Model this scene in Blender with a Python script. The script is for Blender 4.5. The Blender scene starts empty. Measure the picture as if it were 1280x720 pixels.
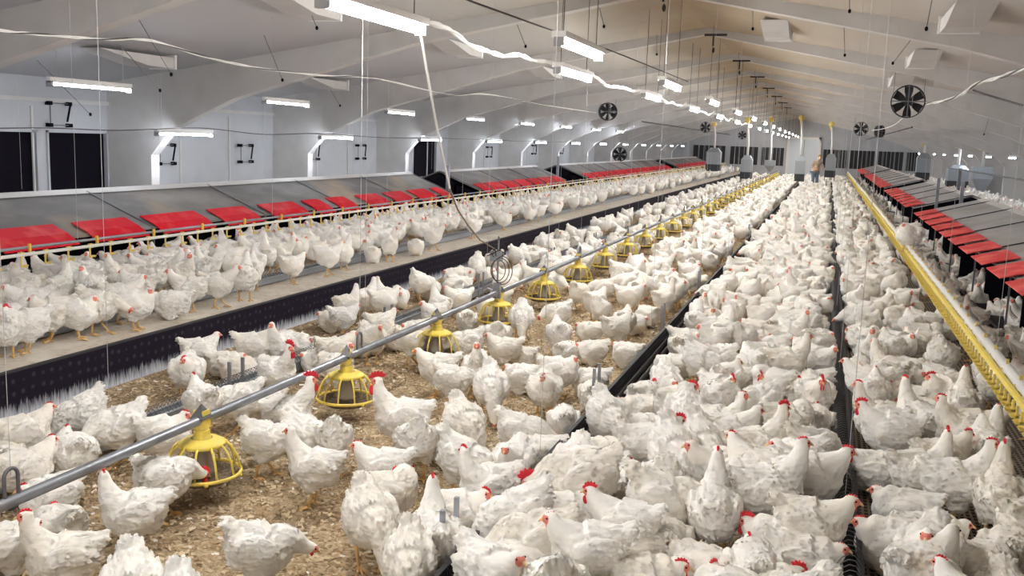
import bpy, bmesh, math, random
import numpy as np
from mathutils import Vector, Matrix, noise
random.seed(7)
PI = math.pi
SC = bpy.context.scene
COL = SC.collection

# ------------------------------------------------------------------ camera
F = 1200.0; TH = math.radians(2.0); CH = 1.8; VX, VY = 1037.0, 187.0
_d = Vector((VX-640, 360-VY, -F))
_u = Vector((math.sin(TH), math.cos(TH), 0)); _u.z = (_d.x*_u.x+_d.y*_u.y)/F
_d.normalize(); _u.normalize(); _x = _d.cross(_u)
RW = Matrix((_x, _d, _u))            # world = RW @ camera vector
CAMP = Vector((0, 0, CH))
cam_d = bpy.data.cameras.new('camera'); cam = bpy.data.objects.new('camera', cam_d); COL.objects.link(cam)
cam.matrix_world = Matrix.Translation(CAMP) @ RW.to_4x4()
cam_d.sensor_fit = 'HORIZONTAL'; cam_d.sensor_width = 36.0; cam_d.lens = 36.0*F/1280.0
cam_d.clip_start = 0.05; cam_d.clip_end = 300
SC.camera = cam
# ------------------------------------------------------------------ world and exposure
W = bpy.data.worlds.new('world'); SC.world = W; W.use_nodes = True
W.node_tree.nodes['Background'].inputs[0].default_value = (.8, .86, 1, 1)
W.node_tree.nodes['Background'].inputs[1].default_value = 1.0
SC.view_settings.view_transform = 'Standard'; SC.view_settings.look = 'None'
SC.view_settings.gamma = 1; SC.view_settings.use_curve_mapping = False
SC.view_settings.exposure = 1.55
TUBE_E = 52.0       # brightness of the fluorescent tubes
SC.cycles.use_denoising = True
SC.cycles.max_bounces = 8; SC.cycles.diffuse_bounces = 7; SC.cycles.glossy_bounces = 2

def ray(px, py):
    v = RW @ Vector((px-640, 360-py, -F)); return v
def onz(px, py, z):
    v = ray(px, py); return CAMP + v*((z-CH)/v.z)
def onx(px, py, X):
    v = ray(px, py); return CAMP + v*(X/v.x)
def proj(p):
    c = RW.transposed() @ (Vector(p)-CAMP)
    return 640+F*c.x/-c.z, 360-F*c.y/-c.z, -c.z

# ------------------------------------------------------------------ materials
def mat(name, col, rough=.7, metal=0, emit=None, bump=None, mix=None, spec=.3):
    """mix=(colour2, scale, detail, lo, hi[, stretch]) noise mix ; bump=(scale, strength)"""
    m = bpy.data.materials.new(name); m.use_nodes = True
    nt = m.node_tree; b = nt.nodes['Principled BSDF']
    b.inputs['Base Color'].default_value = (*col, 1); b.inputs['Roughness'].default_value = rough
    b.inputs['Metallic'].default_value = metal; b.inputs['Specular IOR Level'].default_value = spec
    if emit:
        b.inputs['Emission Color'].default_value = (*emit[0], 1); b.inputs['Emission Strength'].default_value = emit[1]
    tc = nt.nodes.new('ShaderNodeTexCoord')
    if mix:
        for k, mx in enumerate(mix if isinstance(mix, list) else [mix]):
            n = nt.nodes.new('ShaderNodeTexNoise'); n.inputs['Scale'].default_value = mx[1]; n.inputs['Detail'].default_value = mx[2]
            src = tc.outputs['Object']
            if len(mx) > 5:
                mp = nt.nodes.new('ShaderNodeMapping'); mp.inputs['Scale'].default_value = mx[5]
                nt.links.new(src, mp.inputs[0]); src = mp.outputs[0]
            nt.links.new(src, n.inputs['Vector'])
            r = nt.nodes.new('ShaderNodeMapRange'); r.inputs['From Min'].default_value = mx[3]; r.inputs['From Max'].default_value = mx[4]
            nt.links.new(n.outputs['Fac'], r.inputs['Value'])
            mm = nt.nodes.new('ShaderNodeMix'); mm.data_type = 'RGBA'
            prev = b.inputs['Base Color'].links
            if prev: nt.links.new(prev[0].from_socket, mm.inputs['A'])
            else: mm.inputs['A'].default_value = (*col, 1)
            mm.inputs['B'].default_value = (*mx[0], 1)
            nt.links.new(r.outputs[0], mm.inputs['Factor']); nt.links.new(mm.outputs['Result'], b.inputs['Base Color'])
    if bump:
        n = nt.nodes.new('ShaderNodeTexNoise'); n.inputs['Scale'].default_value = bump[0]; n.inputs['Detail'].default_value = 4
        nt.links.new(tc.outputs['Object'], n.inputs['Vector'])
        bp = nt.nodes.new('ShaderNodeBump'); bp.inputs['Strength'].default_value = bump[1]; bp.inputs['Distance'].default_value = .02
        nt.links.new(n.outputs['Fac'], bp.inputs['Height']); nt.links.new(bp.outputs[0], b.inputs['Normal'])
    return m

def feather_mat(name, a, c):
    m = mat(name, a, rough=.9, spec=.1); pb = m.node_tree.nodes['Principled BSDF']; pb.inputs['Subsurface Weight'].default_value = .35; pb.inputs['Subsurface Radius'].default_value = (1, .95, .85); pb.inputs['Subsurface Scale'].default_value = .02
    nt = m.node_tree; b = nt.nodes['Principled BSDF']; N = nt.nodes.new; L = nt.links.new
    tc = N('ShaderNodeTexCoord'); oi = N('ShaderNodeObjectInfo')
    n1 = N('ShaderNodeTexNoise'); n1.inputs['Scale'].default_value = 9; L(tc.outputs['Object'], n1.inputs['Vector'])
    ad = N('ShaderNodeMath'); ad.operation = 'ADD'; L(n1.outputs['Fac'], ad.inputs[0])
    ms = N('ShaderNodeMath'); ms.operation = 'MULTIPLY_ADD'; L(oi.outputs['Random'], ms.inputs[0]); ms.inputs[1].default_value = .45; ms.inputs[2].default_value = -.25
    L(ms.outputs[0], ad.inputs[1])
    r = N('ShaderNodeMapRange'); r.inputs['From Min'].default_value = .42; r.inputs['From Max'].default_value = .85; L(ad.outputs[0], r.inputs['Value'])
    mx = N('ShaderNodeMix'); mx.data_type = 'RGBA'; mx.inputs['A'].default_value = (*a, 1); mx.inputs['B'].default_value = (*c, 1)
    L(r.outputs[0], mx.inputs['Factor']); L(mx.outputs['Result'], b.inputs['Base Color'])
    # overlapping feather scales
    mp = N('ShaderNodeMapping'); mp.inputs['Scale'].default_value = (.55, 1, 1); L(tc.outputs['Object'], mp.inputs[0])
    v = N('ShaderNodeTexVoronoi'); v.inputs['Scale'].default_value = 46; L(mp.outputs[0], v.inputs['Vector'])
    n2 = N('ShaderNodeTexNoise'); n2.inputs['Scale'].default_value = 60; n2.inputs['Detail'].default_value = 3; L(mp.outputs[0], n2.inputs['Vector'])
    s = N('ShaderNodeMath'); s.operation = 'MULTIPLY_ADD'; L(v.outputs['Distance'], s.inputs[0]); s.inputs[1].default_value = -.9; L(n2.outputs['Fac'], s.inputs[2])
    bp = N('ShaderNodeBump'); bp.inputs['Strength'].default_value = .45; bp.inputs['Distance'].default_value = .005
    L(s.outputs[0], bp.inputs['Height']); L(bp.outputs[0], b.inputs['Normal'])
    return m

M = {}
M['feather'] = feather_mat('white_feathers', (.95, .93, .89), (.87, .82, .73))
M['leg'] = mat('yellow_leg_skin', (.72, .47, .20), .6)
M['red'] = mat('red_comb_skin', (.70, .035, .05), .55)
M['skin'] = mat('pink_face_skin', (.82, .26, .21), .6)
M['beak'] = mat('horn_beak', (.80, .56, .28), .5)
M['eye'] = mat('dark_eye', (.03, .015, .01), .2)
M['ceil'] = mat('painted_ceiling', (.56, .565, .575), .8, mix=[((.60, .585, .55), .35, 2, .4, .65), ((.50, .50, .50), 2.5, 4, .5, .8)], bump=(3, .1))
M['ridge'] = mat('dusty_ceiling', (.50, .40, .28), .9, mix=((.62, .56, .47), .8, 4, .35, .7))
M['rib'] = mat('painted_rib', (.62, .61, .60), .75, mix=((.54, .53, .51), 3, 4, .45, .8))
M['wall'] = mat('painted_wall', (.50, .515, .55), .75, mix=((.42, .435, .46), 1.5, 4, .45, .8))
M['black'] = mat('black_sheet', (.007, .006, .010), .8, spec=.05)
M['dark'] = mat('dark_metal', (.04, .04, .045), .6, spec=.15)
M['steel'] = mat('galvanised_steel', (.36, .38, .42), .38, .65, mix=((.28, .30, .33), 8, 3, .4, .7))
M['wire'] = mat('grey_wire', (.16, .16, .17), .5, .3)
M['pwire'] = mat('pale_wire', (.55, .55, .56), .5, .2)
M['yellow'] = mat('yellow_plastic', (.86, .68, .12), .45, mix=((.80, .64, .22), 14, 3, .45, .8))
M['palyellow'] = mat('pale_yellow_plastic', (.80, .62, .18), .5)
M['orange'] = mat('amber_plastic', (.78, .48, .06), .5)
M['white'] = mat('white_plastic', (.80, .80, .79), .5)
M['greypl'] = mat('grey_plastic', (.33, .33, .34), .6)
M['dish'] = mat('feed_filled_dish', (.13, .10, .075), .8, mix=((.30, .22, .13), 60, 3, .45, .65))
M['feed'] = mat('feed_tube_grey', (.35, .31, .27), .7)
M['roof'] = mat('weathered_roof_board', (.17, .165, .165), .75, mix=[((.30, .29, .28), 2.2, 5, .45, .75, (1, .5, 1)), ((.34, .27, .20), .9, 3, .58, .75)])
M['roofR'] = mat('pale_roof_board', (.40, .40, .41), .75, mix=[((.30, .28, .26), 2.2, 5, .45, .75, (1, .5, 1))])
M['flap'] = mat('red_rubber_flap', (.62, .004, .018), .6, mix=((.72, .08, .08), 5, 4, .5, .8), spec=.15)
M['flapR'] = mat('faded_red_rubber_flap', (.66, .055, .055), .6, spec=.15, mix=((.80, .17, .15), 5, 4, .45, .7))
M['hop'] = mat('hopper_sheet', (.36, .39, .43), .45, .4)
M['hopdark'] = mat('hopper_window', (.05, .055, .06), .5)
M['tube'] = mat('lit_tube', (1, 1, 1), .5, emit=((1.0, .97, .93), TUBE_E))
M['tube_cool'] = mat('lit_cool_tube', (1, 1, 1), .5, emit=((.84, .90, 1.0), TUBE_E*.6))
M['cable'] = mat('dark_cable', (.07, .06, .06), .6)
M['wcable'] = mat('white_cable', (.82, .82, .80), .5)
M['bcable'] = mat('brown_cord', (.22, .16, .11), .6)
M['shirt'] = mat('grey_brown_shirt', (.34, .28, .22), .8)
M['jeans'] = mat('blue_grey_trousers', (.16, .20, .27), .8)
M['pskin'] = mat('person_skin', (.62, .40, .29), .6)
M['hair'] = mat('light_brown_hair', (.30, .19, .09), .8)
M['door'] = mat('pale_blue_door', (.70, .76, .82), .6)

def straw_mat():
    m = mat('straw_litter', (.42, .29, .16), .95, spec=.1)
    nt = m.node_tree; b = nt.nodes['Principled BSDF']; N = nt.nodes.new; L = nt.links.new
    tc = N('ShaderNodeTexCoord')
    def nz(sc, det, st=None, kind='ShaderNodeTexNoise'):
        n = N(kind); n.inputs['Scale'].default_value = sc
        if kind == 'ShaderNodeTexNoise': n.inputs['Detail'].default_value = det; n.inputs['Distortion'].default_value = 1.2
        s = tc.outputs['Object']
        if st:
            mp = N('ShaderNodeMapping'); mp.inputs['Scale'].default_value = st; L(s, mp.inputs[0]); s = mp.outputs[0]
        L(s, n.inputs['Vector']); return n.outputs[0]
    f = nz(30, 6); g = nz(2.2, 3)
    cr = N('ShaderNodeValToRGB'); cr.color_ramp.elements[0].position = .30; cr.color_ramp.elements[0].color = (.16, .10, .055, 1)
    cr.color_ramp.elements[1].position = .70; cr.color_ramp.elements[1].color = (.64, .53, .37, 1)
    e = cr.color_ramp.elements.new(.48); e.color = (.37, .28, .175, 1)
    L(f, cr.inputs[0])
    mx = N('ShaderNodeMix'); mx.data_type = 'RGBA'; mx.inputs['B'].default_value = (.20, .14, .09, 1)
    r = N('ShaderNodeMapRange'); r.inputs['From Min'].default_value = .52; r.inputs['From Max'].default_value = .75; r.inputs['To Max'].default_value = .7
    L(g, r.inputs['Value']); L(r.outputs[0], mx.inputs['Factor']); L(cr.outputs[0], mx.inputs['A']); L(mx.outputs['Result'], b.inputs['Base Color'])
    bp = N('ShaderNodeBump'); bp.inputs['Strength'].default_value = .9; bp.inputs['Distance'].default_value = .02
    L(f, bp.inputs['Height']); L(bp.outputs[0], b.inputs['Normal'])
    return m
M['straw'] = straw_mat()
M['flake'] = mat('wood_shaving', (.68, .56, .38), .8, mix=((.44, .32, .19), 7, 1, .45, .55))
M['flake2'] = mat('white_down_feather', (.85, .82, .76), .8)
M['slat'] = mat('slatted_platform_top', (.56, .51, .44), .9, mix=[((.40, .34, .27), 18, 6, .5, .72), ((.66, .62, .56), 3, 3, .5, .7)], bump=(60, .3))

def riser_mat():
    m = mat('black_riser_sheet', (.012, .010, .018), .7, spec=.08)
    nt = m.node_tree; b = nt.nodes['Principled BSDF']; N = nt.nodes.new; L = nt.links.new
    tc = N('ShaderNodeTexCoord'); sx = N('ShaderNodeSeparateXYZ'); L(tc.outputs['Object'], sx.inputs[0])
    mp = N('ShaderNodeMapping'); mp.inputs['Scale'].default_value = (1, 22, 3); L(tc.outputs['Object'], mp.inputs[0])
    n = N('ShaderNodeTexNoise'); n.inputs['Scale'].default_value = 3; n.inputs['Detail'].default_value = 5; L(mp.outputs[0], n.inputs['Vector'])
    # lime dust caked on the foot of the sheet, ragged upper edge
    a = N('ShaderNodeMath'); a.operation = 'MULTIPLY_ADD'; L(n.outputs['Fac'], a.inputs[0]); a.inputs[1].default_value = .17; a.inputs[2].default_value = -.01
    lt = N('ShaderNodeMath'); lt.operation = 'SUBTRACT'; L(a.outputs[0], lt.inputs[0]); L(sx.outputs['Z'], lt.inputs[1])
    r = N('ShaderNodeMapRange'); r.inputs['From Min'].default_value = -.02; r.inputs['From Max'].default_value = .07; L(lt.outputs[0], r.inputs['Value'])
    # small pale spots
    v = N('ShaderNodeTexVoronoi'); v.inputs['Scale'].default_value = 13; v.inputs['Randomness'].default_value = .25; L(tc.outputs['Object'], v.inputs['Vector'])
    r2 = N('ShaderNodeMapRange'); r2.inputs['From Min'].default_value = .26; r2.inputs['From Max'].default_value = .10; r2.inputs['To Max'].default_value = .045; L(v.outputs['Distance'], r2.inputs['Value'])
    mxx = N('ShaderNodeMath'); mxx.operation = 'MAXIMUM'; L(r.outputs[0], mxx.inputs[0]); L(r2.outputs[0], mxx.inputs[1])
    mx = N('ShaderNodeMix'); mx.data_type = 'RGBA'; mx.inputs['A'].default_value = (.014, .011, .020, 1); mx.inputs['B'].default_value = (.60, .64, .72, 1)
    L(mxx.outputs[0], mx.inputs['Factor']); L(mx.outputs['Result'], b.inputs['Base Color'])
    return m
M['riser'] = riser_mat()
def grid_mat():
    m = mat('plastic_slat_grid', (.24, .20, .17), .8)
    nt = m.node_tree; b = nt.nodes['Principled BSDF']; N = nt.nodes.new; L = nt.links.new
    tc = N('ShaderNodeTexCoord'); br = N('ShaderNodeTexBrick'); L(tc.outputs['Object'], br.inputs['Vector'])
    br.inputs['Scale'].default_value = 1; br.offset = 0; br.inputs['Brick Width'].default_value = .03; br.inputs['Row Height'].default_value = .045
    br.inputs['Mortar Size'].default_value = .007; br.inputs['Mortar Smooth'].default_value = .2
    br.inputs['Color1'].default_value = (.05, .04, .035, 1); br.inputs['Color2'].default_value = (.07, .055, .045, 1); br.inputs['Mortar'].default_value = (.34, .29, .24, 1)
    L(br.outputs['Color'], b.inputs['Base Color']); return m
M['grid'] = grid_mat()

# ------------------------------------------------------------------ mesh helpers
class MB:
    """collects boxes, bars, tubes ... into ONE mesh object"""
    def __init__(s): s.v = []; s.f = []; s.mi = []; s.cur = 0
    def poly(s, vs, fs):
        o = len(s.v); s.v += [tuple(v) for v in vs]; s.f += [tuple(i+o for i in f) for f in fs]; s.mi += [s.cur]*len(fs); return s
    def box(s, a, b):
        x0, y0, z0 = a; x1, y1, z1 = b
        return s.poly([(x0,y0,z0),(x1,y0,z0),(x1,y1,z0),(x0,y1,z0),(x0,y0,z1),(x1,y0,z1),(x1,y1,z1),(x0,y1,z1)],
                      [(0,3,2,1),(4,5,6,7),(0,1,5,4),(1,2,6,5),(2,3,7,6),(3,0,4,7)])
    def tube(s, pts, r, n=6, closed=False):
        pts = [Vector(p) for p in pts]; N = len(pts); rs = r if isinstance(r, (list, tuple)) else [r]*N
        vs = []; up = None
        for i, p in enumerate(pts):
            if closed: t = pts[(i+1) % N]-pts[i-1]
            else: t = pts[min(i+1, N-1)]-pts[max(i-1, 0)]
            t.normalize()
            if up is None:
                up = Vector((0, 0, 1)) if abs(t.z) < .9 else Vector((1, 0, 0))
            up = (up - t*up.dot(t)).normalized(); q = t.cross(up)
            for k in range(n):
                a = 2*PI*k/n; vs.append(p + (up*math.cos(a)+q*math.sin(a))*rs[i])
        fs = []
        for i in range(N if closed else N-1):
            j = (i+1) % N
            for k in range(n): l = (k+1) % n; fs.append((i*n+k, i*n+l, j*n+l, j*n+k))
        if not closed: fs += [tuple(range(n-1, -1, -1)), tuple(range((N-1)*n, N*n))]
        return s.poly(vs, fs)
    def lathe(s, prof, n=20, c=(0,0,0), cap=True):
        vs = []
        for r, z in prof:
            for k in range(n): a = 2*PI*k/n; vs.append((c[0]+r*math.cos(a), c[1]+r*math.sin(a), c[2]+z))
        fs = []
        for i in range(len(prof)-1):
            for k in range(n): l = (k+1) % n; fs.append((i*n+k, i*n+l, (i+1)*n+l, (i+1)*n+k))
        if cap: fs += [tuple(range(n-1, -1, -1)), tuple(range((len(prof)-1)*n, len(prof)*n))]
        return s.poly(vs, fs)
    def prism(s, pts, y0, y1):     # polygon in XZ extruded along Y
        n = len(pts); vs = [(x, y0, z) for x, z in pts]+[(x, y1, z) for x, z in pts]
        return s.poly(vs, [tuple(range(n)), tuple(range(2*n-1, n-1, -1))]+[(i, (i+n), (i+1) % n+n, (i+1) % n) for i in range(n)])
    def ell(s, c, r, R=None, n=12, m=8):
        vs = []; R = R or Matrix.Identity(3)
        for i in range(m+1):
            th = PI*i/m
            for k in range(n):
                a = 2*PI*k/n; v = R @ Vector((r[0]*math.cos(th), r[1]*math.sin(th)*math.cos(a), r[2]*math.sin(th)*math.sin(a)))
                vs.append(Vector(c)+v)
        fs = []
        for i in range(m):
            for k in range(n): l = (k+1) % n; fs.append((i*n+k, (i+1)*n+k, (i+1)*n+l, i*n+l))
        return s.poly(vs, fs)
    def mesh(s, name, mats, smooth=False):
        me = bpy.data.meshes.new(name); me.from_pydata(s.v, [], s.f)
        for m in (mats if isinstance(mats, (list, tuple)) else [mats]): me.materials.append(m)
        if any(s.mi): me.polygons.foreach_set('material_index', s.mi)
        if smooth: me.polygons.foreach_set('use_smooth', [True]*len(me.polygons))
        bm = bmesh.new(); bm.from_mesh(me); bmesh.ops.recalc_face_normals(bm, faces=bm.faces); bm.to_mesh(me); bm.free()
        me.update(); return me
    def build(s, name, mats, parent=None, smooth=False, loc=None):
        o = bpy.data.objects.new(name, s.mesh(name, mats, smooth)); COL.objects.link(o); o.parent = parent
        if loc: o.location = loc
        return o
def tag(o, label=None, cat=None, group=None, kind=None):
    if label: o['label'] = label
    if cat: o['category'] = cat
    if group: o['group'] = group
    if kind: o['kind'] = kind
    return o
def empty(name, loc, rz=0):
    o = bpy.data.objects.new(name, None); COL.objects.link(o); o.location = loc; o.rotation_euler.z = rz; o.empty_display_size = .1; return o
KIDS = {}
def copy_tree(o, parent=None):
    c = o.copy(); COL.objects.link(c); c.parent = parent
    for ch in o.children: copy_tree(ch, c)
    return c
def struct(o): o['kind'] = 'structure'; return o
ORD = ['nearest','second','third','fourth','fifth','sixth','seventh','eighth','ninth','tenth','eleventh','twelfth','thirteenth','fourteenth','fifteenth','sixteenth','seventeenth','eighteenth','nineteenth','twentieth']
TENS = {2:'twenty',3:'thirty',4:'forty',5:'fifty',6:'sixty',7:'seventy',8:'eighty',9:'ninety'}
def nth(k, first='first'):          # k from 0
    if k == 0: return first
    if k < 20: return ORD[k]
    t, u = divmod(k+1, 10)
    if u == 0: return {2:'twentieth',3:'thirtieth',4:'fortieth',5:'fiftieth',6:'sixtieth',7:'seventieth',8:'eightieth',9:'ninetieth'}.get(t, 'hundredth')
    return TENS[t]+'-'+['first','second','third','fourth','fifth','sixth','seventh','eighth','ninth'][u-1]

# ------------------------------------------------------------------ setting
WL, WR, YB, YE = -9.65, 5.9, -6.0, 62.0     # left wall, right wall, back, far end
RX, RZ = -1.95, 3.60
def cz(x): return RZ-.159*abs(x-RX)
struct(MB().box((WL-.3, YB, -.12), (WR+.3, YE, 0)).build('floor', M['straw']))
# raised floor strips: slatted platform on the left, slats under the right flock
struct(MB().box((WL, YB, 0), (-4.62, YE, .29)).build('floor_platform', M['slat']))
struct(MB().box((-4.62, YB, 0), (-4.60, YE, .292)).build('trim_1', M['riser']))
struct(MB().box((-4.635, YB, .292), (-4.595, YE, .302)).build('trim_2', M['dark']))
struct(MB().box((-.25, YB, 0), (WR, YE, .035)).build('floor_slats', M['grid']))
struct(MB().box((3.66, YB, .035), (WR, YE, .29)).build('floor_platform_far', M['slat']))
# ceiling: two slopes, the band beside the ridge brown with dust
mb = MB()
mb.prism([(WL-.3, cz(WL)-.05), (-3.4, cz(-3.4)), (-3.4, cz(-3.4)+.1), (WL-.3, cz(WL)+.05)], YB, YE)
mb.prism([(.6, cz(.6)), (WR+.3, cz(WR)-.05), (WR+.3, cz(WR)+.05), (.6, cz(.6)+.1)], YB, YE)
mb.cur = 1
mb.prism([(-3.4, cz(-3.4)), (RX, RZ), (.6, cz(.6)), (.6, cz(.6)+.1), (RX, RZ+.1), (-3.4, cz(-3.4)+.1)], YB, YE)
def ceil_mat():
    m = mat('painted_dusty_ceiling', (.56, .565, .575), .85)
    nt = m.node_tree; b = nt.nodes['Principled BSDF']; N = nt.nodes.new; L = nt.links.new
    tc = N('ShaderNodeTexCoord'); sx = N('ShaderNodeSeparateXYZ'); L(tc.outputs['Object'], sx.inputs[0])
    cr = N('ShaderNodeValToRGB'); el = cr.color_ramp.elements
    mr = N('ShaderNodeMapRange'); mr.inputs['From Min'].default_value = WL; mr.inputs['From Max'].default_value = WR
    n = N('ShaderNodeTexNoise'); n.inputs['Scale'].default_value = .9; n.inputs['Detail'].default_value = 4; L(tc.outputs['Object'], n.inputs['Vector'])
    w = N('ShaderNodeMath'); w.operation = 'MULTIPLY_ADD'; L(n.outputs['Fac'], w.inputs[0]); w.inputs[1].default_value = 1.6; L(sx.outputs['X'], w.inputs[2])
    L(w.outputs[0], mr.inputs['Value'])
    def at(x): return (x+.8-WL)/(WR-WL)
    el[0].position = 0; el[0].color = (.48, .49, .52, 1); el[1].position = 1; el[1].color = (.56, .53, .50, 1)  # bluish lamp light on the left slope is put into the ramp colour
    for x, c in ((-5.2, (.54, .54, .55, 1)), (-3.2, (.54, .51, .46, 1)), (-1.9, (.42, .33, .22, 1)), (-.6, (.52, .45, .36, 1)), (1.0, (.58, .55, .515, 1))):
        e = el.new(at(x)); e.color = c
    L(mr.outputs[0], cr.inputs[0]); L(cr.outputs[0], b.inputs['Base Color'])
    return m
CM = ceil_mat()
struct(mb.build('ceiling', [CM, CM]))
# frames: concrete ribs with deep haunches at the walls
RIBS = [11.22+4.25*k for k in range(-4, 12)]
def rib_pts(side):
    w, f = (WL, -8.95) if side < 0 else (WR, 5.1)
    s = 1 if side < 0 else -1
    inner = [(f, .3 if side < 0 else .03), (f, 1.45), (f+s*.42, 1.78), (f+s*1.6, 2.12 if side < 0 else 2.12)]
    return w, inner
for i, y in enumerate(RIBS):
    m = MB()
    m.prism([(WL, 0), (-8.95, 0), (-8.93, 1.40), (-8.62, 1.75), (-7.6, 2.20), (-5.0, 2.92), (RX, 3.50), (RX, RZ+.02), (WL, cz(WL)+.02)], y, y+.17)
    m.prism([(WR, 0), (WR, cz(WR)+.02), (RX, RZ+.02), (RX, 3.50), (1.2, 2.90), (3.7, 2.22), (4.75, 1.80), (5.08, 1.45), (5.1, 0)], y, y+.17)
    struct(m.build('trim_%d' % (i+3), M['rib']))
# walls
def wall_left():
    m = MB()
    holes = [(3.0, 5.8), (8.6, 9.93), (10.08, 11.2), (21.7, 23.2)]
    zb, zt = .75, 1.70
    ys = YB
    for a, b in holes:
        m.box((WL-.25, ys, 0), (WL, a, 2.5)); m.box((WL-.25, a, 0), (WL, b, zb)); m.box((WL-.25, a, zt), (WL, b, 2.5)); ys = b
    m.box((WL-.25, ys, 0), (WL, YE, 2.5))
    struct(m.build('wall_left', M['wall']))
    for k, (a, b) in enumerate(holes):
        w = MB().box((WL-.07, a, zb), (WL-.04, b, zt)).build('window_%d' % (k+1), M['black'])
        struct(w)
        f = MB()
        for q in ((a, a+.03), (b-.03, b)): f.box((WL-.05, q[0], zb), (WL+.02, q[1], zt))
        f.box((WL-.05, a, zt-.03), (WL+.02, b, zt)); f.box((WL-.05, a, zb), (WL+.05, b, zb+.03))
        f.build('window_frame', M['wall'], w)
wall_left()
struct(MB().box((WR, YB, 0), (WR+.25, YE, 2.5)).build('wall_right', M['wall']))
struct(MB().box((WL-.3, YB-.2, 0), (WR+.3, YB, 3.8)).build('wall_back', M['wall']))
struct(MB().box((WL-.3, YE, 0), (WR+.3, YE+.2, 3.8)).build('wall_far', M['wall']))
# joint lines of the wall panels
for k in range(0, 12):
    y0 = 11.22+4.25*(k-1)+.17
    m = MB()
    for z in (2.06,): m.box((WL, y0, z), (WL+.03, y0+4.08, z+.05))
    for q in (.34, .66): m.box((WL, y0+4.08*q, .3), (WL+.02, y0+4.08*q+.03, 2.0))
    struct(m.build('trim_%d' % (30+k), M['rib']))
# far end: double door and dark curtained openings
d = struct(MB().box((-2.35, YE-.06, 0), (-.65, YE, 2.35)).build('door_1', M['door']))
MB().box((-1.51, YE-.09, 0), (-1.48, YE-.05, 2.35)).build('door_seam', M['greypl'], d)
f = MB(); f.box((-2.5, YE-.1, 0), (-2.35, YE, 2.5)); f.box((-.65, YE-.1, 0), (-.5, YE, 2.5)); f.box((-2.5, YE-.1, 2.35), (-.5, YE, 2.5)); f.build('door_frame', M['white'], d)
for k, (a, b) in enumerate([(-5.9, -4.2), (-4.0, -2.65), (-.35, 1.0), (1.2, 2.6), (2.8, 4.2), (4.35, 5.3), (-8.2, -6.2)]):
    w = struct(MB().box((a, YE-.04, .7), (b, YE, 1.80)).build('window_%d' % (k+5), M['dark']))
    g = MB(); n = 6
    for q in range(n+1): x = a+(b-a)*q/n; g.box((x-.015, YE-.07, .7), (x+.015, YE-.03, 1.80))
    g.build('window_frame', M['greypl'], w)

# ceiling air inlets: boxes with a slanting underside
first = None
spots = [(-7.9, 8.9, 'left'), (-5.1, 12.2, 'm'), (-7.9, 13.4, 'l'), (-5.1, 16.6, 'm'), (1.1, 9.2, 'r'), (1.1, 13.5, 'r'), (1.1, 17.8, 'r'), (-.8, 12.9, 'c'), (-5.1, 7.9, 'm')]
names = ['above the far left windows', 'beyond the second feeder lamp', 'second from the left wall windows', 'beyond two hanging lamps', 'at the top right corner',
         'above the large ceiling fan', 'small one behind the large ceiling fan', 'close to the dusty ridge', 'above the nearest hanging lamp']
for (x, y, _), nm in zip(spots, names):
    o = empty('ceiling_inlet', (x, y, cz(x)-.02))
    s = -1 if x < RX else 1
    sl = -.159
    w = .17
    L_ = 1.3
    m = MB(); m.poly([(-w, 0, -sl*0), (w, 0, 0), (w, L_, 0), (-w, L_, 0), (-w, .8, -.13), (w, .8, -.13), (w, L_, -.13), (-w, L_, -.13)],
                     [(0, 1, 2, 3), (4, 5, 1, 0), (4, 7, 6, 5), (7, 3, 2, 6), (0, 3, 7, 4), (1, 5, 6, 2)])
    m.build('duct', M['rib'], o)
    MB().box((-w-.02, L_-.04, -.14), (w+.02, L_, .03)).build('end_board', M['white'], o)
    tag(o, 'white wedge-shaped air inlet on the ceiling, %s' % nm, 'air inlet', 'ceiling air inlets')

# ------------------------------------------------------------------ fluorescent lamps
def make_lamp(X, Z, first={}):
    if X not in first:
        o = empty('hanging_lamp', (0, 0, 0))
        th = 1 if -3 < X < 0 else .5
        MB().box((-.05*th, 0, .03*th), (.05*th, 1.22, .07)).build('housing', M['white'], o)
        MB().tube([(0, .03, 0), (0, 1.19, 0)], .026*th, 8).build('tube', M['tube'] if -3 < X < 0 else M['tube_cool'], o)
        c = MB(); c.box((-.035, 0, -.03), (.035, .03, .03)); c.build('end_cap', M['greypl'], o)
        c = MB(); c.box((-.035, 1.19, -.03), (.035, 1.22, .03)); c.build('end_cap', M['greypl'], o)
        for y in (.12, 1.10): MB().tube([(0, y, .07), (0, y, cz(X)-Z)], .003, 4).build('hanging_cord', M['pwire'] if X < -5 else M['cable'], o)
        first[X] = o; return o
    return copy_tree(first[X])
lampn = 0
for rname, X, Z, y0, n0, n1 in (('left', -2.38, 2.42, 4.24, -2, 14), ('right', -1.80, 2.46, 6.43, -2, 13)):
    for k in range(n0, n1):
        o = make_lamp(X, Z); o.location = (X, y0+4.25*k, Z)
        if k >= 0: tag(o, 'lit tube lamp hanging mid barn, %s from camera in the %s row' % (nth(k, 'nearest'), rname), 'lamp', 'tube lamps hanging in two rows')
        else: tag(o, 'lit white tube lamp hanging behind the camera in the %s row' % rname, 'lamp', 'tube lamps behind the camera in the %s row' % rname)
for k in range(-1, 12):
    o = make_lamp(-8.42, 1.70); o.location = (-8.42, 10.68+4.3*k, 1.70)
    tag(o, 'lit tube lamp low along left wall, %s from camera' % nth(k+1), 'lamp', 'low tube lamps along the left wall')
for k in range(-1, 8):
    o = make_lamp(-7.6, 2.19); o.location = (-7.6, 8.0+3.95*k, 2.19)
    tag(o, 'lit tube lamp under left ceiling slope, %s from camera' % nth(k+1), 'lamp', 'high tube lamps near the left wall')
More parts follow.
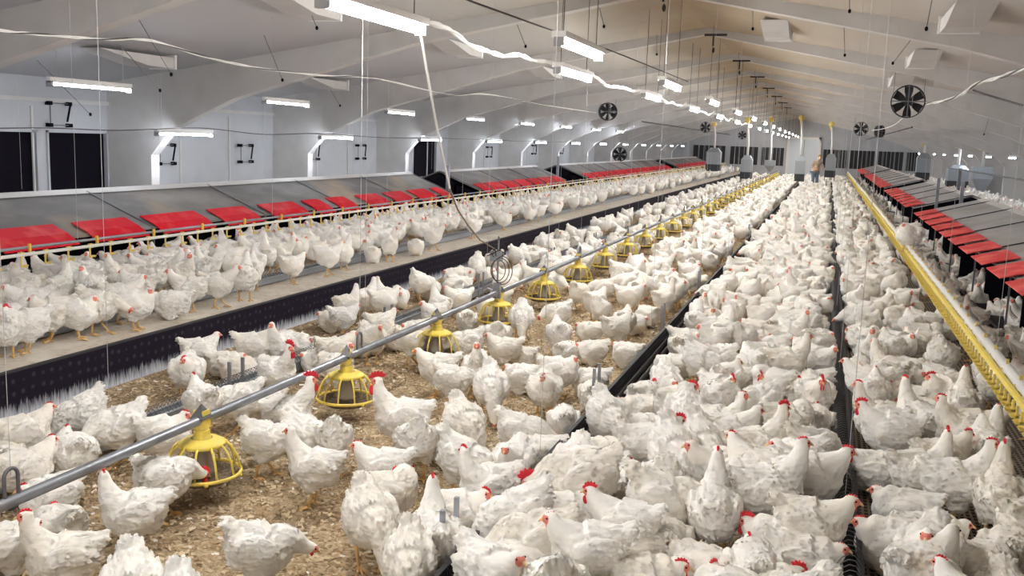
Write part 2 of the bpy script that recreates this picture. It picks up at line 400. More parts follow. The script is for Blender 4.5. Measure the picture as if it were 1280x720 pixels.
for k in range(0, 12):
    o = make_lamp(4.9, 1.74); o.location = (4.9, 12.5+4.25*k, 1.74)
    tag(o, 'lit tube lamp along the far right wall, %s from the camera' % nth(k), 'lamp', 'tube lamps along the right wall')

# ------------------------------------------------------------------ litter: loose shavings and down on the floor
def flakes():
    rnd = np.random.RandomState(3); n = 24000
    y = 2.8+rnd.rand(n)**1.5*10; x = -4.58+rnd.rand(n)*4.3
    L = rnd.uniform(.008, .034, n); w = rnd.uniform(.0015, .005, n); a = rnd.rand(n)*PI; t = rnd.uniform(-.35, .35, n); h = rnd.uniform(.003, .016, n)
    c, s = np.cos(a), np.sin(a)
    v = np.zeros((n, 4, 3))
    for k, (u, q) in enumerate(((-1, -1), (1, -1), (1, 1), (-1, 1))):
        v[:, k, 0] = x+c*L*u*.5-s*w*q; v[:, k, 1] = y+s*L*u*.5+c*w*q; v[:, k, 2] = h+t*L*u*.5+.004*q
    me = bpy.data.meshes.new('loose_straw'); me.from_pydata(v.reshape(-1, 3).tolist(), [], np.arange(n*4).reshape(n, 4).tolist())
    me.materials.append(M['flake']); me.materials.append(M['flake2'])
    me.polygons.foreach_set('material_index', (rnd.rand(n) < .10).astype(int))
    o = bpy.data.objects.new('loose_straw', me); COL.objects.link(o)
    tag(o, 'loose tan wood shavings and straw strewn over the litter floor', 'straw', kind='stuff')
flakes()

# ------------------------------------------------------------------ feeder line with yellow pans
PX, PZ = -2.77, .41
PANY = [3.80+1.475*k for k in range(0, 38)]
o = MB().tube([(PX, -3, PZ), (PX, 60, PZ)], .023, 12).build('feed_pipe', M['steel'], smooth=True)
tag(o, 'long grey steel feed pipe carrying the yellow pan feeders over the litter', 'pipe')
def make_pan():
    o = empty('pan_feeder', (PX, 0, .12))
    z0 = -.12
    m = MB()       # clamp round the pipe and its neck
    m.lathe([(.050, .315), (.043, .335), (.041, .36), (.034, .362), (.034, .385)], 16, (0, 0, z0))
    m.box((-.030, -.035, .37+z0), (.030, .035, .405+z0)); m.box((-.030, -.030, .40+z0), (-.024, .030, .46+z0)); m.box((.024, -.030, .40+z0), (.030, .030, .46+z0))
    m.build('clamp', M['yellow'], o)
    MB().lathe([(.062, .309), (.064, .314), (.062, .319)], 20, (0, 0, z0)).build('collar', M['feed'], o)
    MB().lathe([(.055, .322), (.088, .318), (.114, .304), (.124, .288), (.116, .290), (.086, .309), (.055, .312)], 24, (0, 0, z0), cap=False).build('hood', M['yellow'], o, True)
    m = MB()
    n = 11
    for k in range(n):
        a = 2*PI*k/n; ca, sa = math.cos(a), math.sin(a)
        m.tube([(.119*ca, .119*sa, .296+z0), (.147*ca, .147*sa, .272+z0), (.174*ca, .174*sa, .222+z0), (.190*ca, .190*sa, .152+z0)], .0064, 5)
    m.tube([(.193*math.cos(2*PI*k/28), .193*math.sin(2*PI*k/28), .150+z0) for k in range(28)], .0095, 6, closed=True)
    for k in range(n):
        if k % 3 == 0: a = 2*PI*(k+.5)/n; m.ell((.196*math.cos(a), .196*math.sin(a), .142+z0), (.012, .012, .010), n=6, m=4)
    m.build('grill', M['yellow'], o, True)
    MB().lathe([(.036, .31), (.040, .25), (.062, .165), (.070, .155)], 16, (0, 0, z0)).build('feed_tube', M['feed'], o, True)
    MB().lathe([(.06, .108), (.13, .108), (.158, .125), (.168, .150), (.163, .150), (.150, .128), (.06, .116)], 24, (0, 0, z0)).build('dish', M['dish'], o, True)
    m = MB()       # roof-shaped steel guard over the clamp
    m.poly([(-.036, -.045, .425+z0), (.036, -.045, .425+z0), (.036, .045, .425+z0), (-.036, .045, .425+z0), (0, 0, .492+z0), (-.036, -.045, .418+z0), (.036, -.045, .418+z0), (.036, .045, .418+z0), (-.036, .045, .418+z0)],
           [(0, 1, 4), (1, 2, 4), (2, 3, 4), (3, 0, 4), (5, 6, 1, 0), (6, 7, 2, 1), (7, 8, 3, 2), (8, 5, 0, 3), (8, 7, 6, 5)])
    m.build('guard_cap', M['wire'], o)
    return o
pan0 = make_pan()
for k, y in enumerate(PANY):
    o = pan0 if k == 0 else copy_tree(pan0)
    o.location.y = y
    o.rotation_euler.z = .35*k; o.scale = (.94, .94, 1.0)
    tag(o, 'yellow plastic pan feeder under the grey pipe, %s from the camera' % nth(k, 'nearest'), 'feeder', 'yellow pan feeders under the feed pipe')
# hanger loops on the pipe and their suspension wires
def loop_mesh():
    pts = []
    for k in range(9): a = PI*k/8; pts.append((0, .032*math.cos(a), .090+.032*math.sin(a)))
    for k in range(9): a = PI+PI*k/8; pts.append((0, .032*math.cos(a), -.005+.030*math.sin(a)))
    return MB().tube(pts, .0075, 6, closed=True).mesh('pipe_hanger', M['wire'], True)
lm = loop_mesh()
HY = [2.66, 5.45, 11.25]+[11.25+2.95*k for k in range(1, 12)]
for k, y in enumerate(HY):
    o = bpy.data.objects.new('pipe_hanger', lm); COL.objects.link(o); o.location = (PX, y, PZ+.005)
    tag(o, 'grey steel hanger loop round the feed pipe, %s from the camera' % nth(k, 'nearest'), 'hanger', 'hanger loops on the feed pipe')

def wire(x, y, z0, mt='pwire', r=.0016, label='', cat='wire', name='suspension_wire', group=None, top=None, xt=None, yt=None):
    top = cz(x) if top is None else top
    o = MB().tube([(x, y, z0), (xt if xt is not None else x, yt if yt is not None else y, top)], r, 4).build(name, M[mt])
    tag(o, label, cat, group); return o
for k, y in enumerate(HY):
    wire(PX, y, PZ+.10, label='thin suspension wire rising from the %s hanger loop on the feed pipe' % nth(k, 'nearest'), group='wires holding the feed pipe')

# control box standing on the pipe with a coiled cable
o = empty('feed_sensor', (PX, 8.17, PZ))
MB().tube([(0, 0, 0), (0, 0, .47)], .009, 6).build('pole', M['steel'], o)
m = MB(); m.box((-.07, -.03, .29), (.03, .05, .38)); m.build('control_box', M['hop'], o)
m = MB(); m.tube([(0, .018*math.cos(2*PI*k/14), .485+.030*math.sin(2*PI*k/14)) for k in range(14)], .005, 5, closed=True); m.build('top_loop', M['wire'], o)
m = MB()
for j in range(3):
    a0 = j*.5; r = .095-.012*j
    m.tube([(.05+r*math.cos(2*PI*k/24)*math.cos(a0*.5)-.02*j, r*math.cos(2*PI*k/24)*math.sin(a0*.5)*.6-.02, .21+1.35*r*math.sin(2*PI*k/24)) for k in range(24)], .0038, 5, closed=True)
m.build('cable_coil', M['cable'], o)
m = MB(); rnd = random.Random(5); p = [(.0, .0, .44)]
for k in range(26): p.append((rnd.uniform(-.09, .06), rnd.uniform(-.05, .05), rnd.uniform(.31, .45)))
m.tube(p, .0045, 5); m.build('cable_tangle', M['dark'], o)
m = MB(); m.tube([(0, 0, .0), (-.09, 0, .03), (-.12, 0, -.0)], .012, 6); m.box((-.03, -.03, -.05), (.03, .03, .09)); m.build('pipe_bracket', M['steel'], o)
tag(o, 'grey control box on a pole over the feed pipe with coiled black cable', 'sensor')
# white cord from the nearest lamp to the sensor
pts = []
a = Vector((-2.38, 5.44, 2.40)); b = onx(560, 235, -3.2); c = onx(600, 300, -2.9); e = Vector((PX-.04, 8.17, PZ+.40))
b = onx(562, 235, -2.62)
for k in range(9): pts.append(a.lerp(b, k/8)+Vector((0, 0, -.04*math.sin(PI*k/8))))
o = MB().tube(pts, .008, 6).build('power_cord', M['wcable']); 
pts2 = [b, onx(572, 262, -2.66), onx(586, 283, -2.70), onx(600, 300, -2.73), e]
MB().tube(pts2, .006, 6).build('lower_cord', M['bcable'], o)
tag(o, 'white and brown cord hanging from the nearest lamp to the control box', 'cord')

# ------------------------------------------------------------------ chain feeder troughs with wire hoops
def trough(x, z, w, h, name_label, y0=-2, y1=58, mt='hop', hoops=None):
    o = empty('feed_trough', (x, 0, z))
    m = MB()
    for s in (-1, 1): m.box((s*w/2-.004, y0, 0), (s*w/2+.004, y1, h)); m.box((s*w/2-.012, y0, h-.006), (s*w/2+.012, y1, h+.002))
    m.box((-w/2, y0, 0), (w/2, y1, .008)); m.build('channel', M[mt], o)
    if hoops:
        ya, yb, st, hh = hoops
        m = MB(); y = ya; k = 0
        while y < yb:
            m.tube([(-w/2, y, h), (-w/4, y+.01, h+hh*.8), (0, y+st/2, h+hh), (w/4, y+st-.01, h+hh*.8), (w/2, y+st, h)], .0022, 3); y += st; k += 1
            if y > 16: st = .1
        m.build('wire_guard', M['wire'], o)
    MB().box((-w*.38, y0, .012), (w*.38, y1, .025)).build('feed_chain', M['dark'], o)
    tag(o, name_label, 'feed trough'); return o
trough(-3.66, .05, .10, .07, 'grey feed trough with wire hoops on the litter beside the black riser', hoops=(3.0, 40, .035, .055))
trough(-5.22, .30, .12, .06, 'grey feed trough with wire guard on the left slatted platform', hoops=(4.5, 40, .05, .05))
trough(.20, .05, .10, .13, 'dark feed trough through the packed flock on the right', mt='dark', hoops=(3.2, 40, .05, .05))
# mesh guarded trough at the edge of the packed flock
o = empty('feed_trough', (-1.24, 0, 0))
m = MB(); m.box((-.045, -2, .07), (-.037, 58, .15)); m.box((.037, -2, .07), (.045, 58, .15)); m.box((-.045, -2, .065), (.045, 58, .075)); m.box((-.010, -2, .205), (.010, 58, .215)); m.build('channel', M['dark'], o)
m = MB(); y = 2.5; st = .022
while y < 50:
    for s in (-1, 1):
        m.tube([(s*.085, y, .01), (s*.01, y+.05, .21)], .0016, 3); m.tube([(s*.085, y+.05, .01), (s*.01, y, .21)], .0016, 3)
    y += st
    if y > 9: st = .06
    if y > 20: st = .2
m.build('mesh_guard', M['dark'], o)
m = MB(); m.box((-.062, -2, .055), (-.056, 58, .10)); m.box((.056, -2, .055), (.062, 58, .10)); m.build('side_board', M['wire'], o)
tag(o, 'dark mesh guarded feed trough between the litter and the packed flock', 'feed trough')
def posts(x, ys, z, h, lab):
    k = 0
    for y in ys:
        for d in (-.06, .09):
            m = MB(); m.box((x-.009, y+d-.009, z), (x+.009, y+d+.009, z+h))
            q = m.build('trough_post', M['steel'])
            tag(q, 'grey steel post, %s of the %s pair from the camera, %s' % ('nearer' if d < 0 else 'farther', nth(k, 'nearest'), lab), 'post', 'steel posts '+lab)
        k += 1
posts(-3.60, [5.30, 7.62, 10.03, 13.0, 15.6, 18.2, 20.8], .0, .30, 'on the hooped trough')
posts(-1.32, [3.38, 5.95, 8.6, 11.2, 15.2, 18.5], .0, .36, 'on the mesh guarded trough')

# ------------------------------------------------------------------ drinker lines
def drinker_line(x, z, side, lab, y0, y1, step, up, pipe2, ztop):
    o = empty('drinker_line', (x, 0, z))
    if side == 'L':
        MB().tube([(0, y0-4, 0), (0, y1, 0)], .014, 8).build('water_pipe', M['white'], o, True)
        MB().tube([(-.05, y0-4, .045), (-.05, y1, .045)], .012, 8).build('support_pipe', M['steel'], o, True)
        m = MB(); m.box((-.009, -.009, .005), (.009, .009, .075)); up_me = m.mesh('hanger_clip', M['orange'])
        m = MB(); m.box((-.006, -.012, -.085), (.006, -.004, .016)); m.box((-.006, -.012, -.095), (.006, .040, -.085)); m.lathe([(.022, -.080), (.016, -.094)], 8, (0, .035, 0)); m.box((-.010, -.02, -.015), (.010, .02, .02))
        cup = m.mesh('drinker_cup', M['palyellow'])
    else:
        MB().tube([(.025, y0-4, .060), (.025, y1, .060)], .030, 10).build('support_pipe', M['white'], o, True)
        MB().box((-.020, y0-4, .0), (.005, y1, .030)).build('water_pipe', M['yellow'], o)
        m = MB(); m.box((-.008, -.008, .0), (.008, .008, .115)); m.box((-.03, -.006, .05), (.0, .006, .062)); up_me = m.mesh('hanger_clip', M['palyellow'])
        m = MB(); m.box((-.030, -.010, -.065), (-.018, .010, .0)); m.lathe([(.020, -.065), (.032, -.046), (.028, -.046), (.016, -.060)], 8, (-.035, 0, 0)); cup = m.mesh('drinker_cup', M['yellow'])
    n = 0; y = y0; rest = MB()
    cv = [tuple(v.co) for v in cup.vertices]; cf = [tuple(p.vertices) for p in cup.polygons]
    while y < y1:
        if n < 100:
            c = bpy.data.objects.new('drinker_cup', cup); COL.objects.link(c); c.parent = o; c.location = (0, y, 0)
        else: rest.poly([(a, b+y, c_) for a, b, c_ in cv], cf)
        n += 1; y += step
    if rest.v: tag(rest.build('far_drinker_cups', M['palyellow'] if side == 'L' else M['yellow'], o), kind='stuff')
    y = y0+.1; n = 0; rest = MB(); cv = [tuple(v.co) for v in up_me.vertices]; cf = [tuple(p.vertices) for p in up_me.polygons]
    while y < y1:
        if n < 60: c = bpy.data.objects.new('hanger_clip', up_me); COL.objects.link(c); c.parent = o; c.location = (-.02 if side == 'L' else .02, y, 0)
        y += up; n += 1
    tag(o, lab, 'drinker line'); return o
drinker_line(-5.75, .80, 'L', 'white nipple drinker line with yellow cups hanging before the left nests', 5.0, 58, .24, .72, True, 3)
drinker_line(1.06, .52, 'R', 'yellow nipple drinker line with white pipe beside the right nests', 4.3, 58, .125, .42, True, 3)

# ------------------------------------------------------------------ laying nests with red flaps
def nest(side, y0, y1, nm, fb):
    """fb: list of (y start, width) of the flaps"""
    if side == 'L': xe, xr, ze, zr, xb = -6.62, -7.50, .76, 1.10, -8.38; rm, fm, zf = 'roof', 'flap', .29
    else: xe, xr, ze, zr, xb = 1.62, 2.62, .76, 1.04, 3.62; rm, fm, zf = 'roofR', 'flapR', .035
    s = 1 if side == 'L' else -1
    o = empty('laying_nest', (xe, y0, zf))
    def P(x, z): return (x-xe, z-zf)
    L_ = y1-y0
    m = MB()
    m.prism([P(xe-s*.50, zf), P(xb+s*.10, zf), P(xb+s*.10, ze-.02), P(xr, zr-.05), P(xe-s*.50, ze+.10)], .02, L_-.02)
    y = .02
    while y < L_: m.prism([P(xe-s*.10, zf), P(xe-s*.55, zf), P(xe-s*.55, ze+.08), P(xe-s*.10, ze-.03)], y, y+.02); y += 2.1
    m.build('nest_body', M['black'], o)
    m = MB()      # two sloping roof boards
    m.prism([P(xe, ze), P(xr, zr), P(xb, ze), P(xb, ze-.02), P(xr, zr-.022), P(xe, ze-.02)], 0, L_); m.build('roof', M[rm], o)
    m = MB(); m.prism([P(xr+s*.10, zr-.025), P(xr, zr+.018), P(xr-s*.10, zr-.025)], 0, L_); m.build('ridge_cap', M['rib'], o)
    y = 0
    while y < L_:
        m = MB(); a = P(xe, ze+.002); b = P(xr, zr+.004)
        m.poly([(a[0], y, a[1]), (a[0], y+.022, a[1]), (b[0], y+.022, b[1]), (b[0], y, b[1]), (a[0], y, a[1]+.012), (a[0], y+.022, a[1]+.012), (b[0], y+.022, b[1]+.012), (b[0], y, b[1]+.012)],
               [(0, 3, 2, 1), (4, 5, 6, 7), (0, 1, 5, 4), (1, 2, 6, 5), (2, 3, 7, 6), (3, 0, 4, 7)]); y += 2.1
        m.build('roof_batten', M['wire'] if side == 'L' else M['dark'], o)
    m = MB(); y = 0     # legs and wire front of the nest floor
    while y < L_+.01:
        m.box((s*.02-.008, y-.008, 0), (s*.02+.008, y+.008, ze-zf)); y += 2.1
    m.box((s*.06-.01, 0, .22), (s*.06+.01, L_, .235)); m.build('front_frame', M['wire'], o)
    m = MB(); m.box((min(s*.10, -s*.14), 0, .19), (max(s*.10, -s*.14), L_, .21)); m.build('perch_ledge', M['dark'], o)
    for (ya, w) in fb:
        # flap: rubber sheet lying over the eave and hanging outward
        if side == 'L': t = P(xe-.20, ze+.077+.02); mid = P(xe-.02, ze+.022); e = P(xe+.11, ze-.065)
        else: t = P(xe+.20, ze+.056+.02); mid = P(xe+.02, ze+.028); e = P(xe-.13, ze-.015)
        th = .010; off = .010
        m = MB(); y = ya-y0
        pr = [t, mid, e]; vs = []
        for (x, z) in pr: vs += [(x, y, z), (x, y+w, z)]
        for (x, z) in pr: vs += [(x, y, z+th), (x, y+w, z+th)]
        m.poly(vs, [(0, 2, 3, 1), (2, 4, 5, 3), (6, 7, 9, 8), (8, 9, 11, 10), (0, 6, 8, 2), (2, 8, 10, 4), (1, 3, 9, 7), (3, 5, 11, 9), (0, 1, 7, 6), (4, 10, 11, 5)])
        m.build('red_flap', M[fm], o)
    tag(o, nm, 'nest box', 'nest boxes along the left wall' if side == 'L' else 'nest boxes on the right'); return o
lf = [(6.35-1.06*k, .82) for k in range(4, 0, -1)]+[(6.30, .86), (7.39, .74), (8.36, .90), (9.50, .74), (10.55, .84), (11.62, .45), (12.3, .52), (13.2, .72), (14.15, .72), (15.1, .75), (16.1, .40)]
nest('L', 2.0, 16.75, 'dark roofed nest box with red flaps, nearest section along the left wall', lf)
nest('L', 18.2, 25.0, 'dark roofed nest box with red flaps, second section along the left wall', [(18.35, .5)]+[(19.0+.97*k, .80) for k in range(6)])
nest('L', 27.2, 43.0, 'dark roofed nest box with red flaps, third section along the left wall', [(27.4+1.05*k, .84) for k in range(15)])
nest('L', 45.0, 58.0, 'dark roofed nest box with red flaps, farthest section along the left wall', [(45.2+1.05*k, .84) for k in range(12)])
nest('R', 3.0, 18.6, 'pale roofed nest box with red flaps, nearest section on the right', [(18.3-1.04*k-.82, .76) for k in range(14)])
nest('R', 19.9, 28.4, 'pale roofed nest box with red flaps, second section on the right', [(20.1+1.04*k, .74) for k in range(8)])
nest('R', 30.0, 45.0, 'pale roofed nest box with red flaps, third section on the right', [(30.2+1.04*k, .76) for k in range(14)])
nest('R', 46.5, 58.0, 'pale roofed nest box with red flaps, farthest section on the right', [(46.7+1.04*k, .84) for k in range(10)])
for k, (x, y, z0, z1, w) in enumerate([(-6.9, 17.2, .29, 1.25, .06), (-7.2, 26.2, .29, 1.35, .06), (-7.3, 44.0, .29, 1.5, .06), (1.95, 19.3, .03, 1.35, .05), (2.35, 19.2, .03, 1.32, .06)]):
    o = MB().box((x-w/2, y-w/2, z0), (x+w/2, y+w/2, z1)).build('gap_post', M['steel'])
    tag(o, 'grey steel post in the gap after the %s left nest section' % nth(k) if k < 3 else 'grey steel post behind nearest right nest section, %s of two' % ('left' if k == 3 else 'right'), 'post')

# ------------------------------------------------------------------ hoppers far down the barn
def hopper(x, y, z, w, h, kind, lab):
    o = empty('feed_hopper', (x, y, z))
    m = MB(); a = w/2
    if kind == 'box':
        m.poly([(-a, -a, h*.32), (a, -a, h*.32), (a, a, h*.32), (-a, a, h*.32), (-a, -a, h*.82), (a, -a, h*.82), (a, a, h*.82), (-a, a, h*.82), (-a*.5, -a*.5, h), (a*.5, -a*.5, h), (a*.5, a*.5, h), (-a*.5, a*.5, h)],
               [(3, 2, 1, 0), (0, 1, 5, 4), (1, 2, 6, 5), (2, 3, 7, 6), (3, 0, 4, 7), (4, 5, 9, 8), (5, 6, 10, 9), (6, 7, 11, 10), (7, 4, 8, 11), (8, 9, 10, 11)])
        m.build('bin', M['hop'], o)
        m = MB(); m.box((-a*1.02, -a*1.02, h*.04), (a*1.02, a*1.02, h*.32)); m.build('chain_drive', M['hopdark'], o)
        m = MB()
        for sx in (-1, 1):
            for sy in (-1, 1): m.box((sx*a*.9-.02, sy*a*.9-.02, -z), (sx*a*.9+.02, sy*a*.9+.02, h*.1))
        m.build('stand', M['greypl'], o)
    else:
        m.poly([(-a, -a, h*.5), (a, -a, h*.5), (a, a, h*.5), (-a, a, h*.5), (-a, -a, h), (a, -a, h), (a, a, h), (-a, a, h), (-a*.3, -a*.3, 0), (a*.3, -a*.3, 0), (a*.3, a*.3, 0), (-a*.3, a*.3, 0)],
               [(0, 1, 5, 4), (1, 2, 6, 5), (2, 3, 7, 6), (3, 0, 4, 7), (8, 9, 1, 0), (9, 10, 2, 1), (10, 11, 3, 2), (11, 8, 0, 3), (4, 5, 6, 7), (11, 10, 9, 8)])
        m.build('bin', M['hop'], o)
    m = MB(); m.tube([(0, 0, h*.98), (0, -.1, h*.98+.6), (-.10, 0, cz(x)-.18-z)], .05, 8); m.build('drop_pipe', M['white'], o, True)
    m = MB(); m.lathe([(.05, .0), (.06, .12), (.13, .24), (.13, .34), (.05, .40)], 8, (-.10, 0, cz(x)-.56-z)); m.build('valve', M['palyellow'], o)
    tag(o, lab, 'feed hopper', 'feed hoppers far down the barn')
hopper(-5.22, 47, .55, .66, 1.15, 'box', 'grey feed hopper farthest left, standing on the left platform')
hopper(-3.66, 47, .25, .52, 1.15, 'box', 'grey feed hopper with dark foot, left of the hanging funnel')
hopper(-2.77, 50, .62, .50, .55, 'cone', 'grey funnel hopper over the end of the yellow feeder row')
hopper(-1.24, 47, .25, .44, 1.20, 'box', 'grey feed hopper with white pipe just left of the person')
hopper(.10, 48.5, .45, .48, 1.15, 'box', 'grey feed hopper with dark foot just right of the person')
hopper(3.95, 46, .55, .55, 1.25, 'box', 'grey pointed feed hopper beyond the right nests')
hopper(4.55, 39, .55, .70, .85, 'box', 'wide grey feed hopper near the right wall')
hopper(4.95, 36, .60, .60, .80, 'cone', 'grey funnel hopper nearest the right wall')
# pipe rails in front of the right wall
m = MB(); m.tube([(4.1, 16, 1.28), (4.1, 38, 1.30)], .022, 6); m.tube([(4.1, 34.5, .0), (4.1, 34.5, 1.34)], .05, 6)
o = m.build('pipe_rail', M['wire']); tag(o, 'dark horizontal pipe rail in front of the right wall', 'rail')

# ------------------------------------------------------------------ circulation fans
def fan(x, y, z, r, rz, lab):
    o = empty('circulation_fan', (x, y, z), rz)
    s = MB(); n = 28; prof = [(r*1.03, -.10), (r*1.03, .10), (r*.97, .10), (r*.97, -.10)]; vs = []; fs = []
    for rr, yy in prof:
        for k in range(n): a = 2*PI*k/n; vs.append((rr*math.cos(a), yy, rr*math.sin(a)))
    for i in range(4):
        j = (i+1) % 4
        for k in range(n): l = (k+1) % n; fs.append((i*n+k, i*n+l, j*n+l, j*n+k))
    s.poly(vs, fs); s.build('shroud', M['dark'], o, True)
    m = MB(); m.tube([(0, -.07, 0), (0, .06, 0)], r*.24, 12); m.build('hub', M['dark'], o)
    for k in range(6):
        a = 2*PI*k/6+PI/2; c, q = math.cos(a), math.sin(a); m = MB(); vs = []
        for (rr, w, tw) in ((.22, .13, .05), (.6, .24, .035), (.93, .27, .02)):
            for e in (-1, 1): vs.append((r*(rr*c-e*w*q), e*tw, r*(rr*q+e*w*c)))
        vs2 = [(a_, b_+.006, c_) for a_, b_, c_ in vs]
        m.poly(vs+vs2, [(0, 1, 3, 2), (2, 3, 5, 4), (6, 8, 9, 7), (8, 10, 11, 9), (0, 2, 8, 6), (2, 4, 10, 8), (1, 7, 9, 3), (3, 9, 11, 5), (4, 5, 11, 10), (0, 6, 7, 1)])
        m.build('blade', M['dark'], o)
    m = MB(); m.box((-r, -.115, -.008), (r, -.10, .008)); m.box((-.008, -.115, -r), (.008, -.10, r)); m.build('motor_bracket', M['wire'], o)
    for sx in (-1, 1): MB().tube([(sx*r*.9, 0, r*.4), (sx*r*.9, 0, cz(x)-z)], .004, 4).build('hanging_cord', M['wire'], o)
    tag(o, lab, 'fan', 'round fans hanging under the ceiling')
fan(1.10, 16.4, 2.58, .245, -.03, 'large black round six-blade fan hanging on the right under the ceiling')
fan(1.02, 37.5, 2.58, .245, 0, 'black round fan, second in the right hanging row')
fan(1.75, 39.5, 2.55, .22, 1.0, 'black fan turned sideways beside the second right fan')
fan(-5.45, 24.4, 2.56, .22, .5, 'large black and white round fan hanging on the left')
fan(-5.4, 44.5, 2.60, .24, .1, 'black round fan, second in the left hanging row')
fan(-4.9, 58, 2.45, .24, .1, 'small black round fan near the far end on the left')
fan(-7.5, 36, 1.35, .26, .0, 'black round fan low above the left nests')

# ------------------------------------------------------------------ cables
def cable(pts, r, mt, name, lab, n=6, strands=1, seed=0):
    rnd = random.Random(seed); P = [Vector(p) for p in pts]
    fine = []
    for i in range(len(P)-1):
        for k in range(6):
            t = k/6; p0 = P[max(i-1, 0)]; p1 = P[i]; p2 = P[i+1]; p3 = P[min(i+2, len(P)-1)]
            fine.append(.5*((2*p1)+(-p0+p2)*t+(2*p0-5*p1+4*p2-p3)*t*t+(-p0+3*p1-3*p2+p3)*t**3))
    fine.append(P[-1]); m = MB()
    for s in range(strands):
        ph = rnd.random()*6
        q = [p+Vector((0, 0, 0)) if strands == 1 else p+Vector((r*1.1*math.cos(ph+i*.7), 0, r*1.1*math.sin(ph+i*.7)+(r*rnd.uniform(-.3, .3)))) for i, p in enumerate(fine)]
        m.cur = 0 if s % 2 == 0 else 1
        m.tube(q, r, n)
    o = m.build(name, mt); tag(o, lab, 'cable'); return o
LC = [(-60, 30), (0, 38), (60, 44), (130, 49), (190, 51), (260, 72), (330, 86), (400, 94), (470, 98), (560, 118), (610, 118), (680, 131), (745, 141)]
cable([onx(x, y, -5.0) for x, y in LC], .005, [M['wcable'], M['cable']], 'cable_bundle', 'twisted black and white cable slung across the upper left under the ceiling', strands=3, seed=1)
LC2 = [(-40, 161), (60, 160), (150, 163), (250, 160), (330, 168), (400, 167), (480, 172), (560, 173), (640, 176), (720, 178)]
cable([onx(x, y, -8.3) for x, y in LC2], .006, [M['cable']], 'wall_cable', 'thin dark cable running along the left wall just above low lamps')
RC = [(1330, 72), (1280, 86), (1245, 98), (1220, 105), (1200, 119), (1175, 127), (1155, 130)]
cable([onx(x, y, 1.45) for x, y in RC], .009, [M['wcable'], M['cable']], 'cable_bundle', 'twisted white cable running from the right edge to the large fan', strands=3, seed=2)
cable([onx(x, y, 1.3) for x, y in [(1128, 148), (1118, 156), (1104, 161), (1090, 163)]], .010, [M['wcable']], 'fan_cable', 'white cable between the large fan and the smaller right fan')
cable([onx(x, y, 1.9) for x, y in [(1166, 126), (1165.5, 110), (1165, 96)]], .010, [M['cable']], 'drop_conduit', 'short dark conduit upright beside the large fan')
cable([onx(x, y, 1.9) for x, y in [(1165, 96), (1170, 96), (1220, 114), (1280, 133), (1330, 150)]], .014, [M['cable']], 'ceiling_conduit', 'dark conduit under the right ceiling slope running out of the frame')
# sagging white cable tray between the lamps of the left hanging row
for k in range(6):
    y0 = 4.24+4.25*k+1.24; y1 = y0+3.0
    pts = [Vector((-2.42, y0+(y1-y0)*t/6, 2.50-.07*math.sin(PI*t/6)+.02*math.sin(t*1.9+k))) for t in range(7)]
    o = cable(pts, .010, [M['wcable'], M['white']], 'lamp_cable', 'white sagging cable bundle after the %s lamp of the left hanging row' % nth(k, 'nearest'), strands=4, seed=10+k)
    o['group'] = 'white cables linking the hanging lamps'
# lamp conduit
cable([onx(x, y, -1.9) for x, y in [(560, -12), (585, 0), (640, 20), (690, 38), (760, 62), (860, 102)]], .006, [M['cable']], 'lamp_wire', 'thin dark wire running above the right hanging lamp row')

# ------------------------------------------------------------------ suspension wires, pulleys
wn = 0
for (x, z0, ys, what) in ((-5.75, .87, [6.3+2.9*k for k in range(12)], 'left drinker line'), (-3.66, .17, [4.2+3.1*k for k in range(11)], 'hooped trough'),
                          (-1.24, .25, [4.4+3.1*k for k in range(11)], 'mesh guarded trough'), (.20, .2, [4.6, 7.4, 10.4, 13.4, 16.6, 20, 24, 28, 33], 'dark trough'),
                          (1.10, .6, [6.6, 9.4, 12.4, 15.5, 18.5, 22, 26, 31, 36], 'right drinker line'), (-8.0, 1.1, [8.0, 10.2, 12.6, 15.4, 19, 24], 'left nest roofs')):
    for k, y in enumerate(ys):
        wire(x, y, z0, mt='pwire', label='thin suspension wire above the %s, %s from camera' % (what, nth(k, 'nearest')), group='wires above the '+what)
        wn += 1
